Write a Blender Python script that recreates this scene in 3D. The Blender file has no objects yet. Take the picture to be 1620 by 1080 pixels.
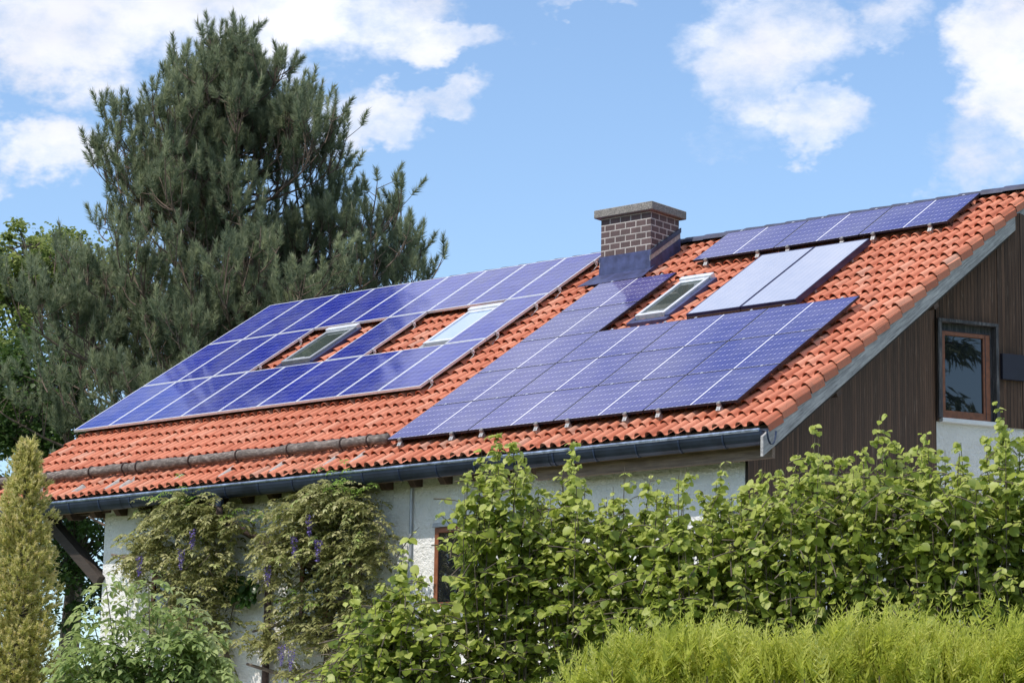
import bpy, bmesh, math, random
import numpy as np
from mathutils import Vector, Matrix
R = math.radians
rng = np.random.default_rng(7)
random.seed(7)
scn = bpy.context.scene
COL = scn.collection

# ------------------------------------------------------------------ camera
F, YAW, PIT, ROL = 4301.1245, 0.697777, 0.187271, 0.017591
CAM = np.array([39.244813, -33.861818, -7.826963])
cy, sy, cp, sp = math.cos(YAW), math.sin(YAW), math.cos(PIT), math.sin(PIT)
fw = np.array([-sy*cp, cy*cp, sp]); ri = np.array([cy, sy, 0.0]); up = np.cross(ri, fw)
cr, sr = math.cos(ROL), math.sin(ROL)
ri, up = cr*ri + sr*up, -sr*ri + cr*up
cam = bpy.data.cameras.new('camera'); cam_o = bpy.data.objects.new('camera', cam); COL.objects.link(cam_o)
cam.sensor_width = 36.0; cam.lens = F/1620*36.0; cam.clip_start = 0.5; cam.clip_end = 5000
cam_o.matrix_world = Matrix(((ri[0], up[0], -fw[0], CAM[0]), (ri[1], up[1], -fw[1], CAM[1]), (ri[2], up[2], -fw[2], CAM[2]), (0, 0, 0, 1)))
scn.camera = cam_o
def at(px, py, D):                       # the world point D metres ahead of the photograph's standpoint along a sight line
    d = ri*((px-810)/F) - up*((py-540)/F) + fw
    return CAM + D*d
def onwall(px, py, y=-1.8):
    d = ri*((px-810)/F) - up*((py-540)/F) + fw
    return CAM + d*((y-CAM[1])/d[1])

# ------------------------------------------------------------------ sky and sun
SUN = Vector((-0.12, -0.59, 0.80)).normalized()
sun = bpy.data.lights.new('sun', 'SUN'); sun.energy = 3.3; sun.angle = R(0.6); sun.color = (1.0, 0.93, 0.83)
sun_o = bpy.data.objects.new('sun', sun); COL.objects.link(sun_o)
sun_o.rotation_euler = (-SUN).to_track_quat('-Z', 'Y').to_euler(); sun_o.location = (30, -40, 60)
w = bpy.data.worlds.new("World"); scn.world = w; w.use_nodes = True
wn, wl = w.node_tree.nodes, w.node_tree.links
wn.clear()
def N(nodes, typ, **kw):
    n = nodes.new(typ)
    for k, v in kw.items():
        if k == 'inp':
            for i, x in v.items(): n.inputs[i].default_value = x
        else: setattr(n, k, v)
    return n
sky = N(wn, 'ShaderNodeTexSky', sky_type='NISHITA', sun_disc=False, sun_elevation=math.asin(SUN.z), sun_rotation=math.atan2(SUN.x, SUN.y), air_density=1.0, dust_density=0.6, ozone_density=2.5)
tc = N(wn, 'ShaderNodeTexCoord')
def wmath(op, a, b=None, clamp=False):
    n = N(wn, 'ShaderNodeMath', operation=op, use_clamp=clamp)
    for i, x in enumerate((a, b)):
        if x is None: continue
        if isinstance(x, (int, float)): n.inputs[i].default_value = x
        else: wl.new(x, n.inputs[i])
    return n.outputs[0]
def wvec(op, a, b):
    n = N(wn, 'ShaderNodeVectorMath', operation=op)
    for i, x in enumerate((a, b)):
        if isinstance(x, tuple): n.inputs[i].default_value = x
        elif x is not None: wl.new(x, n.inputs[i])
    return n
dirn = tc.outputs['Generated']
def wnoise(scale, detail, rough, vec=dirn, stretch=(1, 1, 1.6)):
    m = wvec('MULTIPLY', vec, stretch)
    n = N(wn, 'ShaderNodeTexNoise', inp={'Scale': scale, 'Detail': detail, 'Roughness': rough}); wl.new(m.outputs[0], n.inputs['Vector'])
    return n
warp = wnoise(24, 5, 0.62)
wv = wvec('SUBTRACT', warp.outputs['Color'], (0.5, 0.5, 0.5))
wv2 = wvec('MULTIPLY', wv.outputs[0], (0.06, 0.06, 0.06))
wd = wvec('ADD', dirn, wv2.outputs[0]).outputs[0]
fine = wnoise(38, 9, 0.62).outputs['Fac']
broad = wnoise(4.5, 6, 0.55).outputs['Fac']
# cumulus banks at their bearings: (bearing point, half width, half height, density)
banks = [((90, 35), 300, 110, 1.05), ((330, 25), 330, 85, .95), ((560, 15), 200, 60, .8), ((95, 225), 100, 62, 1.0), ((-40, 275), 70, 50, .8), ((715, 60), 120, 42, .85), ((690, 158), 90, 34, .75), ((590, 190), 90, 50, .9), ((470, 170), 130, 60, .7), ((930, 5), 60, 22, .5),
         ((1235, 50), 150, 80, .8), ((1190, 130), 100, 75, .72), ((1290, 195), 110, 48, .78), ((1400, 30), 110, 45, .55), ((1620, 110), 105, 150, 1.15), ((1570, 235), 90, 70, .6), ((1500, 300), 60, 20, .4), ((1140, 225), 70, 40, .4)]
acc = None
for (px, py), hw, hh, dn in banks:
    c = at(px, py, 1.0) - CAM; c = c/np.linalg.norm(c)
    df = wvec('SUBTRACT', wd, tuple(c)).outputs[0]
    sh = (math.cos(YAW), math.sin(YAW), 0.0)
    dx = N(wn, 'ShaderNodeVectorMath', operation='DOT_PRODUCT'); wl.new(df, dx.inputs[0]); dx.inputs[1].default_value = sh
    dz = N(wn, 'ShaderNodeSeparateXYZ'); wl.new(df, dz.inputs[0])
    ax = wmath('MULTIPLY', dx.outputs['Value'], F/hw); az = wmath('MULTIPLY', dz.outputs['Z'], F/hh)
    r2 = wmath('ADD', wmath('MULTIPLY', ax, ax), wmath('MULTIPLY', az, az))
    dt = N(wn, 'ShaderNodeVectorMath', operation='DOT_PRODUCT'); wl.new(dirn, dt.inputs[0]); dt.inputs[1].default_value = tuple(c)
    v = wmath('MULTIPLY', wmath('MULTIPLY', wmath('SUBTRACT', 1.35, r2, True), dn), wmath('GREATER_THAN', dt.outputs['Value'], 0.6))
    acc = v if acc is None else wmath('MAXIMUM', acc, v)
sep = N(wn, 'ShaderNodeSeparateXYZ'); wl.new(dirn, sep.inputs[0])
high = N(wn, 'ShaderNodeMapRange', inp={'From Min': 0.34, 'From Max': 0.46}); wl.new(sep.outputs['Z'], high.inputs['Value'])
gen = wmath('MULTIPLY', wmath('MULTIPLY', wmath('SUBTRACT', broad, 0.36, True), 6.0, True), high.outputs[0])
acc = wmath('MAXIMUM', acc, gen)
dens = wmath('SUBTRACT', wmath('ADD', acc, wmath('MULTIPLY', wmath('SUBTRACT', fine, 0.5), 1.9)), 0.16)
cm = N(wn, 'ShaderNodeMapRange', interpolation_type='SMOOTHSTEP', inp={'From Min': -.05, 'From Max': 1.15}); wl.new(dens, cm.inputs['Value'])
gate = N(wn, 'ShaderNodeMapRange', inp={'From Min': 0.0, 'From Max': 0.25}); wl.new(acc, gate.inputs['Value'])
cmask = wmath('MULTIPLY', cm.outputs[0], gate.outputs[0])
tint = N(wn, 'ShaderNodeMix', data_type='RGBA', blend_type='MULTIPLY'); tint.inputs[0].default_value = 1.0
wl.new(sky.outputs[0], tint.inputs[6]); tint.inputs[7].default_value = (1.0, 1.03, 1.05, 1)
shade = N(wn, 'ShaderNodeMapRange', inp={'From Min': 0.35, 'From Max': 0.7, 'To Min': 4.8, 'To Max': 6.0}); wl.new(wnoise(16, 4, .5).outputs['Fac'], shade.inputs['Value'])
cc = N(wn, 'ShaderNodeVectorMath', operation='SCALE'); cc.inputs[0].default_value = (0.95, 0.97, 1.06); wl.new(shade.outputs[0], cc.inputs['Scale'])
mx = N(wn, 'ShaderNodeMix', data_type='RGBA'); wl.new(cmask, mx.inputs[0]); wl.new(tint.outputs[2], mx.inputs[6]); wl.new(cc.outputs[0], mx.inputs[7])
bg = N(wn, 'ShaderNodeBackground'); bg.inputs['Strength'].default_value = 0.15
wl.new(mx.outputs[2], bg.inputs['Color'])
wo = N(wn, 'ShaderNodeOutputWorld'); wl.new(bg.outputs[0], wo.inputs[0])
vs = scn.view_settings; vs.view_transform = 'Standard'; vs.look = 'None'; vs.exposure = 0.36; vs.gamma = 1.0
scn.cycles.max_bounces = 8; scn.cycles.transparent_max_bounces = 8; scn.cycles.caustics_reflective = False; scn.cycles.caustics_refractive = False

# ------------------------------------------------------------------ materials
class NT:
    def __init__(s, name):
        s.m = bpy.data.materials.new(name); s.m.use_nodes = True
        s.n, s.l = s.m.node_tree.nodes, s.m.node_tree.links
        s.b = s.n['Principled BSDF']; s.out = s.n['Material Output']
    def node(s, typ, **kw): return N(s.n, typ, **kw)
    def link(s, a, b): s.l.new(a, b); return s
    def math(s, op, a, b=None, clamp=False):
        n = N(s.n, 'ShaderNodeMath', operation=op, use_clamp=clamp)
        for i, x in enumerate((a, b)):
            if x is None: continue
            if isinstance(x, (int, float)): n.inputs[i].default_value = x
            else: s.l.new(x, n.inputs[i])
        return n.outputs[0]
    def coord(s, scale=(1, 1, 1), which='Object'):
        t = s.node('ShaderNodeTexCoord'); m = s.node('ShaderNodeVectorMath', operation='MULTIPLY'); s.l.new(t.outputs[which], m.inputs[0]); m.inputs[1].default_value = scale
        return m.outputs[0]
    def noise(s, scale, detail=4, rough=.55, stretch=(1, 1, 1), vec=None):
        n = s.node('ShaderNodeTexNoise', inp={'Scale': scale, 'Detail': detail, 'Roughness': rough}); s.l.new(vec if vec is not None else s.coord(stretch), n.inputs['Vector']); return n.outputs['Fac']
    def ramp(s, fac, stops):
        n = s.node('ShaderNodeValToRGB'); e = n.color_ramp.elements
        while len(e) > len(stops): e.remove(e[-1])
        while len(e) < len(stops): e.new(1.0)
        for i, (p, c) in enumerate(stops): e[i].position = p; e[i].color = (*c, 1)
        s.l.new(fac, n.inputs[0]); return n.outputs[0]
    def mix(s, fac, a, b, blend='MIX'):
        n = s.node('ShaderNodeMix', data_type='RGBA', blend_type=blend)
        for i, x in ((0, fac), (6, a), (7, b)):
            if isinstance(x, tuple): n.inputs[i].default_value = (*x, 1)
            elif isinstance(x, (int, float)): n.inputs[i].default_value = x
            else: s.l.new(x, n.inputs[i])
        return n.outputs[2]
    def maprange(s, v, a, b, c=0., d=1.):
        n = s.node('ShaderNodeMapRange', inp={'From Min': a, 'From Max': b, 'To Min': c, 'To Max': d}); s.l.new(v, n.inputs['Value']); return n.outputs[0]
    def base(s, c):
        if isinstance(c, tuple): s.b.inputs['Base Color'].default_value = (*c, 1)
        else: s.l.new(c, s.b.inputs['Base Color'])
    def rough(s, r):
        if isinstance(r, (int, float)): s.b.inputs['Roughness'].default_value = r
        else: s.l.new(r, s.b.inputs['Roughness'])
    def bump(s, h, strength=.5, dist=.02):
        n = s.node('ShaderNodeBump', inp={'Strength': strength, 'Distance': dist}); s.l.new(h, n.inputs['Height']); s.l.new(n.outputs[0], s.b.inputs['Normal'])
    def attr(s, name):
        return s.node('ShaderNodeAttribute', attribute_name=name).outputs['Fac']
MAT = {}
def simple(name, c, r=.6, metal=0., var=.25, nscale=8, bump=0.):
    t = NT(name); f = t.noise(nscale, 6, .6)
    t.base(t.ramp(f, [(.3, tuple(x*(1-var) for x in c)), (.7, tuple(min(1, x*(1+var)) for x in c))])); t.rough(r); t.b.inputs['Metallic'].default_value = metal
    if bump: t.bump(t.noise(nscale*5, 6, .6), bump, .01)
    MAT[name] = t.m; return t.m
# terracotta: each tile its own shade, lichen and soot flecks
t = NT('terracotta'); ti = t.attr('tint')
c = t.ramp(ti, [(0, (.42, .12, .062)), (.3, (.50, .16, .088)), (.6, (.56, .195, .112)), (.85, (.61, .275, .18)), (1, (.48, .25, .18))])
n1 = t.noise(5, 8, .65)
c = t.mix(t.maprange(n1, .55, .75, 0, .45), c, (.30, .10, .06))
n2 = t.noise(45, 5, .6)
c = t.mix(t.maprange(n2, .58, .70, 0, .75), c, (.17, .09, .065))
c = t.mix(t.maprange(t.noise(1.3, 7, .65), .5, .72, 0, .3), c, (.36, .15, .10))
c = t.mix(t.maprange(t.noise(22, 5, .65), .62, .70, 0, .5), c, (.55, .33, .22))
mo = t.math('MULTIPLY', t.maprange(t.noise(.55, 7, .7), .52, .68), t.maprange(t.noise(14, 5, .65), .48, .62))
c = t.mix(t.math('MULTIPLY', mo, .6), c, (.15, .105, .075))
t.base(c); t.rough(.75); t.bump(n2, .25, .01); MAT['tile'] = t.m
simple('dark_metal', (.022, .035, .075), .38, .3, .35, 3)
simple('gutter_metal', (.035, .045, .075), .35, .6, .45, 2.2)
simple('lead_blue', (.05, .06, .145), .5, .3, .5, 5, .15)
simple('clamp_metal', (.36, .36, .37), .45, .6, .4, 30)
simple('bead_metal', (.30, .36, .48), .3, .7, .6, 9)
simple('silver', (.66, .68, .74), .4, .35, .12, 6)
simple('black_frame', (.016, .018, .035), .4, .3, .2, 6)
simple('navy_frame', (.03, .035, .10), .4, .3, .3, 4)
simple('ridge_dark', (.035, .042, .085), .6, 0, .4, 5, .2)
simple('iron_rust', (.07, .045, .04), .8, .2, .5, 20)
simple('grey_slate', (.34, .32, .31), .8, 0, .3, 20)
simple('white_sill', (.72, .73, .75), .5, 0, .08, 6)
simple('brown_frame', (.22, .075, .032), .45, 0, .3, 12)
simple('grey_pipe', (.35, .37, .40), .45, .4, .2, 5)
simple('ridge_shadow', (.05, .045, .05), .8, 0, .3, 5)
simple('awning_dark', (.014, .015, .03), .6, 0, .2, 5)
simple('bark_pine', (.12, .085, .065), .9, 0, .5, 14, .5)
simple('bark', (.10, .08, .06), .9, 0, .4, 18, .4)
simple('vine_bark', (.16, .125, .10), .9, 0, .4, 18, .4)
# weathered timbers
A0 = 0.568622
def wood(name, c0, c1, c2, stretch, bscale=30, r=.85, tilt=False):
    t = NT(name)
    if tilt:      # grain runs with the roof slope
        q = t.node('ShaderNodeVectorRotate', rotation_type='X_AXIS', inp={'Angle': -A0}); t.link(t.coord(), q.inputs['Vector']); q2 = t.node('ShaderNodeVectorMath', operation='MULTIPLY'); t.link(q.outputs[0], q2.inputs[0]); q2.inputs[1].default_value = stretch
        f = t.noise(bscale, 8, .68, vec=q2.outputs[0])
    else: f = t.noise(bscale, 7, .65, stretch)
    g = t.noise(3, 5, .6)
    c = t.ramp(f, [(.28, c0), (.5, c1), (.74, c2)]); c = t.mix(t.maprange(g, .35, .7, 0, .55), c, tuple(x*.55 for x in c1))
    t.base(c); t.rough(r); t.bump(f, .5, .01); MAT[name] = t.m
wood('rake_wood', (.10, .10, .105), (.36, .36, .37), (.62, .61, .60), (1, .10, 1.6), 26, tilt=True)
wood('log_wood', (.03, .025, .025), (.14, .115, .105), (.42, .37, .34), (.7, 2, 2), 14)
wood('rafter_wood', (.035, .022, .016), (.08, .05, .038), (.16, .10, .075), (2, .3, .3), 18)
wood('casing_wood', (.03, .03, .035), (.08, .08, .09), (.30, .28, .27), (3, 3, .3), 10)
wood('eave_wood', (.09, .06, .045), (.22, .155, .12), (.36, .27, .21), (.12, 2, 2), 20)
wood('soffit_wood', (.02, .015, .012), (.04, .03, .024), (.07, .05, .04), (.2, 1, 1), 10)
# vertical board cladding
t = NT('cladding'); v = t.coord((1, 1, 1)); s = t.node('ShaderNodeSeparateXYZ'); t.link(v, s.inputs[0])
u = t.math('DIVIDE', s.outputs['X'], .066); fr = t.math('FRACT', u); fl = t.math('FLOOR', u)
wnz = t.node('ShaderNodeTexWhiteNoise', noise_dimensions='1D'); t.link(fl, wnz.inputs['W'])
g = t.noise(30, 7, .65, (2.4, 1, .07)); wr = t.noise(22, 6, .6, (2.0, 1, .10))
c = t.ramp(g, [(.25, (.038, .020, .012)), (.5, (.115, .062, .038)), (.78, (.22, .13, .085))])
c = t.mix(1.0, c, t.ramp(wnz.outputs['Value'], [(0, (.5, .5, .5)), (1, (1.0, .97, .95))]), 'MULTIPLY')
sp_ = t.math('MULTIPLY', t.maprange(wr, .60, .72), t.maprange(t.noise(2.0, 4, .55), .42, .62))
c = t.mix(t.math('MULTIPLY', sp_, .8), c, (.36, .28, .22))
grv = t.math('LESS_THAN', t.math('ABSOLUTE', t.math('SUBTRACT', fr, .5)), .44)
c = t.mix(grv, (.012, .008, .007), c)
t.base(c); t.rough(.8); t.bump(t.math('ADD', t.math('MULTIPLY', grv, 1.0), t.math('MULTIPLY', g, .4)), .6, .012); MAT['cladding'] = t.m
# rough cast plaster
t = NT('plaster'); f = t.noise(17, 6, .62); d = t.noise(1.1, 5, .6)
c = t.ramp(d, [(.3, (.72, .705, .68)), (.6, (.84, .835, .82))]); c = t.mix(t.maprange(t.noise(1.6, 7, .68, (1.6, 1.6, .22)), .55, .78, 0, .32), c, (.42, .40, .36)); t.base(c); t.rough(.9); t.bump(f, 1.0, .05); MAT['plaster'] = t.m
# chimney brick (laid out by UV in metres)
t = NT('brick'); uv = t.node('ShaderNodeUVMap')
b = t.node('ShaderNodeTexBrick', inp={'Scale': 1.0, 'Mortar Size': .0105, 'Mortar Smooth': .1, 'Bias': 0., 'Brick Width': .235, 'Row Height': .118})
b.offset = .5; b.inputs['Color1'].default_value = (.062, .036, .040, 1); b.inputs['Color2'].default_value = (.10, .062, .065, 1); b.inputs['Mortar'].default_value = (.46, .43, .42, 1)
t.link(uv.outputs[0], b.inputs['Vector'])
c = t.mix(t.maprange(t.noise(30, 5, .6), .4, .75, 0, .4), b.outputs['Color'], (.17, .13, .125))
c = t.mix(t.maprange(t.noise(2.5, 6, .65), .45, .75, 0, .5), c, (.05, .042, .04)); t.base(c); t.rough(.8); t.bump(t.math('SUBTRACT', 1.0, b.outputs['Fac']), .5, .01); MAT['brick'] = t.m
# washed concrete cap
t = NT('cap_concrete'); f = t.noise(55, 5, .7); v = t.node('ShaderNodeTexVoronoi', inp={'Scale': 38.}); t.link(t.coord(), v.inputs['Vector'])
c = t.ramp(f, [(.3, (.07, .067, .067)), (.5, (.19, .18, .17)), (.68, (.40, .37, .34))]); t.base(c); t.rough(.9); t.bump(f, .6, .02); MAT['cap'] = t.m
# glazing
def glass(name, c, r=.03, spec=.5):
    t = NT(name); t.base(c); t.rough(r); t.b.inputs['IOR'].default_value = 1.55; t.b.inputs['Specular IOR Level'].default_value = spec; MAT[name] = t.m; return t
glass('pane_dark', (.006, .008, .012), .015, 1.0)
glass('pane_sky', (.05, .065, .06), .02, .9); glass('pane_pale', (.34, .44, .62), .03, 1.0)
# photovoltaic sheets: local metres, x along the eave and y up the slope
def cells(name, W, H, nx, ny, split, base, alt, line, gapw, bus, margin):
    t = NT(name); s = t.node('ShaderNodeSeparateXYZ'); t.link(t.coord(), s.inputs[0])
    X, Y = s.outputs['X'], s.outputs['Y']
    m = margin; cw, ch = (W-2*m)/nx, (H-2*m)/ny
    u = t.math('DIVIDE', t.math('SUBTRACT', X, m), cw); v = t.math('DIVIDE', t.math('SUBTRACT', Y, m), ch)
    def lines(q, n, wd):       # 1 near whole numbers
        a = t.math('ABSOLUTE', t.math('SUBTRACT', t.math('FRACT', t.math('ADD', q, .5)), .5))
        return t.math('LESS_THAN', a, wd)
    lx, ly = lines(u, nx, gapw/2/cw), lines(v, ny, gapw/2/ch)
    cx_ = t.node('ShaderNodeCombineXYZ'); t.link(t.math('FLOOR', u), cx_.inputs[0]); t.link(t.math('FLOOR', v), cx_.inputs[1]); oi = t.node('ShaderNodeObjectInfo'); t.link(t.math('MULTIPLY', oi.outputs['Random'], 50), cx_.inputs[2])
    wnz = t.node('ShaderNodeTexWhiteNoise'); t.link(cx_.outputs[0], wnz.inputs['Vector'])
    f = t.math('ADD', t.math('MULTIPLY', wnz.outputs['Value'], .5), t.math('MULTIPLY', oi.outputs['Random'], .5))
    col = t.mix(f, base, alt)
    if bus: col = t.mix(t.math('MULTIPLY', lines(t.math('MULTIPLY', v, bus[0]), 0, bus[1]*bus[0]/2/ch), bus[2]), col, line)
    # clipped cell corners show as small pale diamonds where the seams cross
    if split:
        a = t.math('ABSOLUTE', t.math('SUBTRACT', t.math('FRACT', t.math('ADD', u, .5)), .5)); b_ = t.math('ABSOLUTE', t.math('SUBTRACT', t.math('FRACT', t.math('ADD', v, .5)), .5))
        dd = t.math('ADD', t.math('MULTIPLY', a, cw), t.math('MULTIPLY', b_, ch*1.5))
        col = t.mix(t.math('MULTIPLY', ly, .38), col, line); col = t.mix(t.math('MULTIPLY', lx, .2), col, line)
        col = t.mix(t.math('LESS_THAN', dd, .018), col, (.50, .51, .68))
        col = t.mix(t.math('LESS_THAN', t.math('ABSOLUTE', t.math('SUBTRACT', X, W/2)), .0105), col, (.88, .88, .92))
    else:
        col = t.mix(t.math('MULTIPLY', ly, .55), col, line); col = t.mix(t.math('MULTIPLY', lx, .25), col, line)
    edge = t.math('MAXIMUM', t.math('GREATER_THAN', t.math('ABSOLUTE', t.math('SUBTRACT', X, W/2)), W/2-m), t.math('GREATER_THAN', t.math('ABSOLUTE', t.math('SUBTRACT', Y, H/2)), H/2-m))
    col = t.mix(t.math('MULTIPLY', edge, .4), col, line)
    geo = t.node('ShaderNodeNewGeometry'); dirt = t.noise(1.1, 7, .62, vec=geo.outputs['Position'])
    col = t.mix(t.maprange(dirt, .42, .72, 0, .16), col, (.34, .34, .38))
    t.base(col); t.rough(t.maprange(dirt, .3, .75, .05, .13)); t.b.inputs['IOR'].default_value = 1.8 if split else 1.5; t.b.inputs['Specular IOR Level'].default_value = .5
    MAT[name] = t.m
LW, LH, RW, RH = .980892, 2.040182, 1.72, 1.305638
cells('cells_poly', LW, LH, 6, 10, False, (.010, .017, .18), (.018, .030, .29), (.36, .40, .74), .010, (3, .004, .30), .03)
cells('cells_mono', RW, RH, 20, 6, True, (.032, .033, .17), (.046, .046, .22), (.50, .51, .70), .009, None, .02)
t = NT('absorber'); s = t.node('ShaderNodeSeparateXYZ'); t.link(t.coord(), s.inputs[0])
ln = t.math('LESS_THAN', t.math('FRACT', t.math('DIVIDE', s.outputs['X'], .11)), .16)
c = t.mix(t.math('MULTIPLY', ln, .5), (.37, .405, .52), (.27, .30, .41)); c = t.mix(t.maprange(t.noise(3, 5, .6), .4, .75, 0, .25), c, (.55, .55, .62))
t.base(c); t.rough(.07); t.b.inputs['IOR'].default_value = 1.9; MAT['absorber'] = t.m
# leaves: tint runs from old dark leaf to young pale leaf
def leafmat(name, stops, trans=.35, rough=.45, spec=.35):
    t = NT(name); a = t.attr('tint'); c = t.ramp(a, stops); c = t.mix(t.maprange(t.noise(9, 3, .5), .4, .7, 0, .22), c, tuple(x*.6 for x in stops[0][1]))
    t.base(c); t.rough(rough); t.b.inputs['Specular IOR Level'].default_value = spec
    tr = t.node('ShaderNodeBsdfTranslucent'); t.link(c, tr.inputs[0])
    mx_ = t.node('ShaderNodeMixShader'); mx_.inputs[0].default_value = trans
    t.link(t.b.outputs[0], mx_.inputs[1]); t.link(tr.outputs[0], mx_.inputs[2]); t.link(mx_.outputs[0], t.out.inputs[0]); MAT[name] = t.m
leafmat('leaf_hazel', [(0, (.14, .21, .042)), (.45, (.43, .50, .095)), (1, (.62, .66, .22))], .55, .42)
leafmat('leaf_wisteria', [(0, (.11, .12, .035)), (.4, (.32, .33, .12)), (.75, (.58, .55, .28)), (1, (.27, .43, .08))], .45, .45)
leafmat('leaf_elder', [(0, (.19, .27, .08)), (.6, (.37, .47, .17)), (1, (.56, .61, .30))], .5, .4)
leafmat('leaf_ivy', [(0, (.025, .06, .014)), (1, (.06, .12, .02))], .2, .35)
leafmat('leaf_tree', [(0, (.10, .15, .045)), (.6, (.25, .31, .09)), (1, (.42, .46, .16))], .5, .5)
leafmat('leaf_tree_dark', [(0, (.035, .07, .022)), (1, (.10, .17, .04))], .4, .5)
leafmat('needle_pine', [(0, (.145, .185, .12)), (.6, (.31, .355, .215)), (.95, (.49, .53, .32)), (1, (.46, .44, .31))], .5, .5)
leafmat('needle_gold', [(0, (.27, .28, .065)), (.5, (.62, .60, .20)), (1, (.86, .75, .42))], .45, .5)
leafmat('needle_thuja', [(0, (.32, .37, .055)), (.5, (.60, .64, .11)), (1, (.76, .76, .24))], .6, .5)
t = NT('petal'); t.base(t.ramp(t.attr('tint'), [(0, (.07, .04, .26)), (1, (.26, .19, .55))])); t.rough(.6); MAT['petal'] = t.m
t = NT('grass'); t.base(t.ramp(t.noise(.6, 8, .65), [(.3, (.035, .06, .014)), (.6, (.08, .12, .025)), (.8, (.14, .15, .05))])); t.rough(.9); MAT['grass'] = t.m

# ------------------------------------------------------------------ mesh helpers
class MB:
    def __init__(s): s.v, s.f, s.t, s.u = [], [], [], []
    def add(s, vs, fs, tint=0.5):
        o = len(s.v); s.v += [tuple(x) for x in vs]; s.t += [tint]*len(vs); s.f += [tuple(i+o for i in f) for f in fs]; return s
    def box(s, c, dx, dy, dz, tint=.5):    # centre and three half-vectors
        c, dx, dy, dz = map(np.asarray, (c, dx, dy, dz))
        P = [c+a*dx+b*dy+e*dz for e in (-1, 1) for b in (-1, 1) for a in (-1, 1)]
        return s.add(P, [(0, 2, 3, 1), (4, 5, 7, 6), (0, 1, 5, 4), (2, 6, 7, 3), (0, 4, 6, 2), (1, 3, 7, 5)], tint)
    def bx(s, x0, x1, y0, y1, z0, z1): return s.box(((x0+x1)/2, (y0+y1)/2, (z0+z1)/2), ((x1-x0)/2, 0, 0), (0, (y1-y0)/2, 0), (0, 0, (z1-z0)/2))
    def tube(s, pts, rad, n=8, tint=.5, cap=True):
        pts = [np.asarray(p, float) for p in pts]
        rad = [rad]*len(pts) if np.isscalar(rad) else rad
        vs, fs = [], []
        d0 = pts[1]-pts[0]; a = np.cross(d0, (0, 0, 1.)); a = a if np.linalg.norm(a) > 1e-6*np.linalg.norm(d0)+1e-9 else np.array([1., 0, 0]); a /= np.linalg.norm(a)
        for i, p in enumerate(pts):
            d = pts[min(i+1, len(pts)-1)]-pts[max(i-1, 0)]; d = d/(np.linalg.norm(d)+1e-12)
            a = a-d*(a@d); a /= (np.linalg.norm(a)+1e-12); b = np.cross(d, a)
            for k in range(n):
                q = 2*math.pi*k/n; vs.append(p+rad[i]*(math.cos(q)*a+math.sin(q)*b))
        for i in range(len(pts)-1):
            for k in range(n): fs.append((i*n+k, i*n+(k+1) % n, (i+1)*n+(k+1) % n, (i+1)*n+k))
        if cap: fs.append(tuple(range(n))[::-1]); fs.append(tuple((len(pts)-1)*n+k for k in range(n)))
        return s.add(vs, fs, tint)
    def prism(s, poly, ext):              # a planar outline pushed along ext
        n = len(poly); ext = np.asarray(ext)
        vs = [np.asarray(p, float) for p in poly]+[np.asarray(p, float)+ext for p in poly]
        return s.add(vs, [tuple(range(n))[::-1], tuple(range(n, 2*n))]+[(i, (i+1) % n, n+(i+1) % n, n+i) for i in range(n)])
    def build(s, name, mat, parent=None, bevel=0., smooth=False, matrix=None):
        me = bpy.data.meshes.new(name); me.from_pydata(s.v, [], s.f); me.update()
        a = me.attributes.new('tint', 'FLOAT', 'POINT'); a.data.foreach_set('value', np.array(s.t, dtype=np.float32))
        bm = bmesh.new(); bm.from_mesh(me); bmesh.ops.recalc_face_normals(bm, faces=bm.faces)
        if bevel: bmesh.ops.bevel(bm, geom=bm.edges[:], offset=bevel, segments=1, affect='EDGES')
        bm.to_mesh(me); bm.free()
        if smooth: me.polygons.foreach_set('use_smooth', [True]*len(me.polygons))
        me.materials.append(MAT[mat]); o = bpy.data.objects.new(name, me); COL.objects.link(o)
        if parent is not None: o.parent = parent
        if matrix is not None: o.matrix_local = matrix
        return o
def tag(o, label=None, cat=None, group=None, kind=None):
    for k, v in (('label', label), ('category', cat), ('group', group), ('kind', kind)):
        if v: o[k] = v
    return o
def thing(name, label, cat, loc=(0, 0, 0), group=None, matrix=None):
    o = bpy.data.objects.new(name, None); o.empty_display_size = .2; COL.objects.link(o)
    if matrix is not None: o.matrix_world = matrix
    else: o.location = loc
    return tag(o, label, cat, group)
def fastmesh(name, V, Fc, T, mat, parent=None, kind=None):      # V (n,3), Fc (m,3), T (n)
    me = bpy.data.meshes.new(name); me.vertices.add(len(V)); me.vertices.foreach_set('co', np.ascontiguousarray(V, dtype=np.float32).ravel())
    m = len(Fc); me.loops.add(m*3); me.loops.foreach_set('vertex_index', np.ascontiguousarray(Fc, dtype=np.int32).ravel())
    me.polygons.add(m); me.polygons.foreach_set('loop_start', np.arange(0, 3*m, 3, dtype=np.int32))
    a = me.attributes.new('tint', 'FLOAT', 'POINT'); a.data.foreach_set('value', np.ascontiguousarray(T, dtype=np.float32))
    me.update(calc_edges=True); me.validate()
    me.materials.append(MAT[mat]); o = bpy.data.objects.new(name, me); COL.objects.link(o)
    if parent is not None: o.parent = parent
    return o
def nrm(a): return a/(np.linalg.norm(a, axis=-1, keepdims=True)+1e-9)
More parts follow.
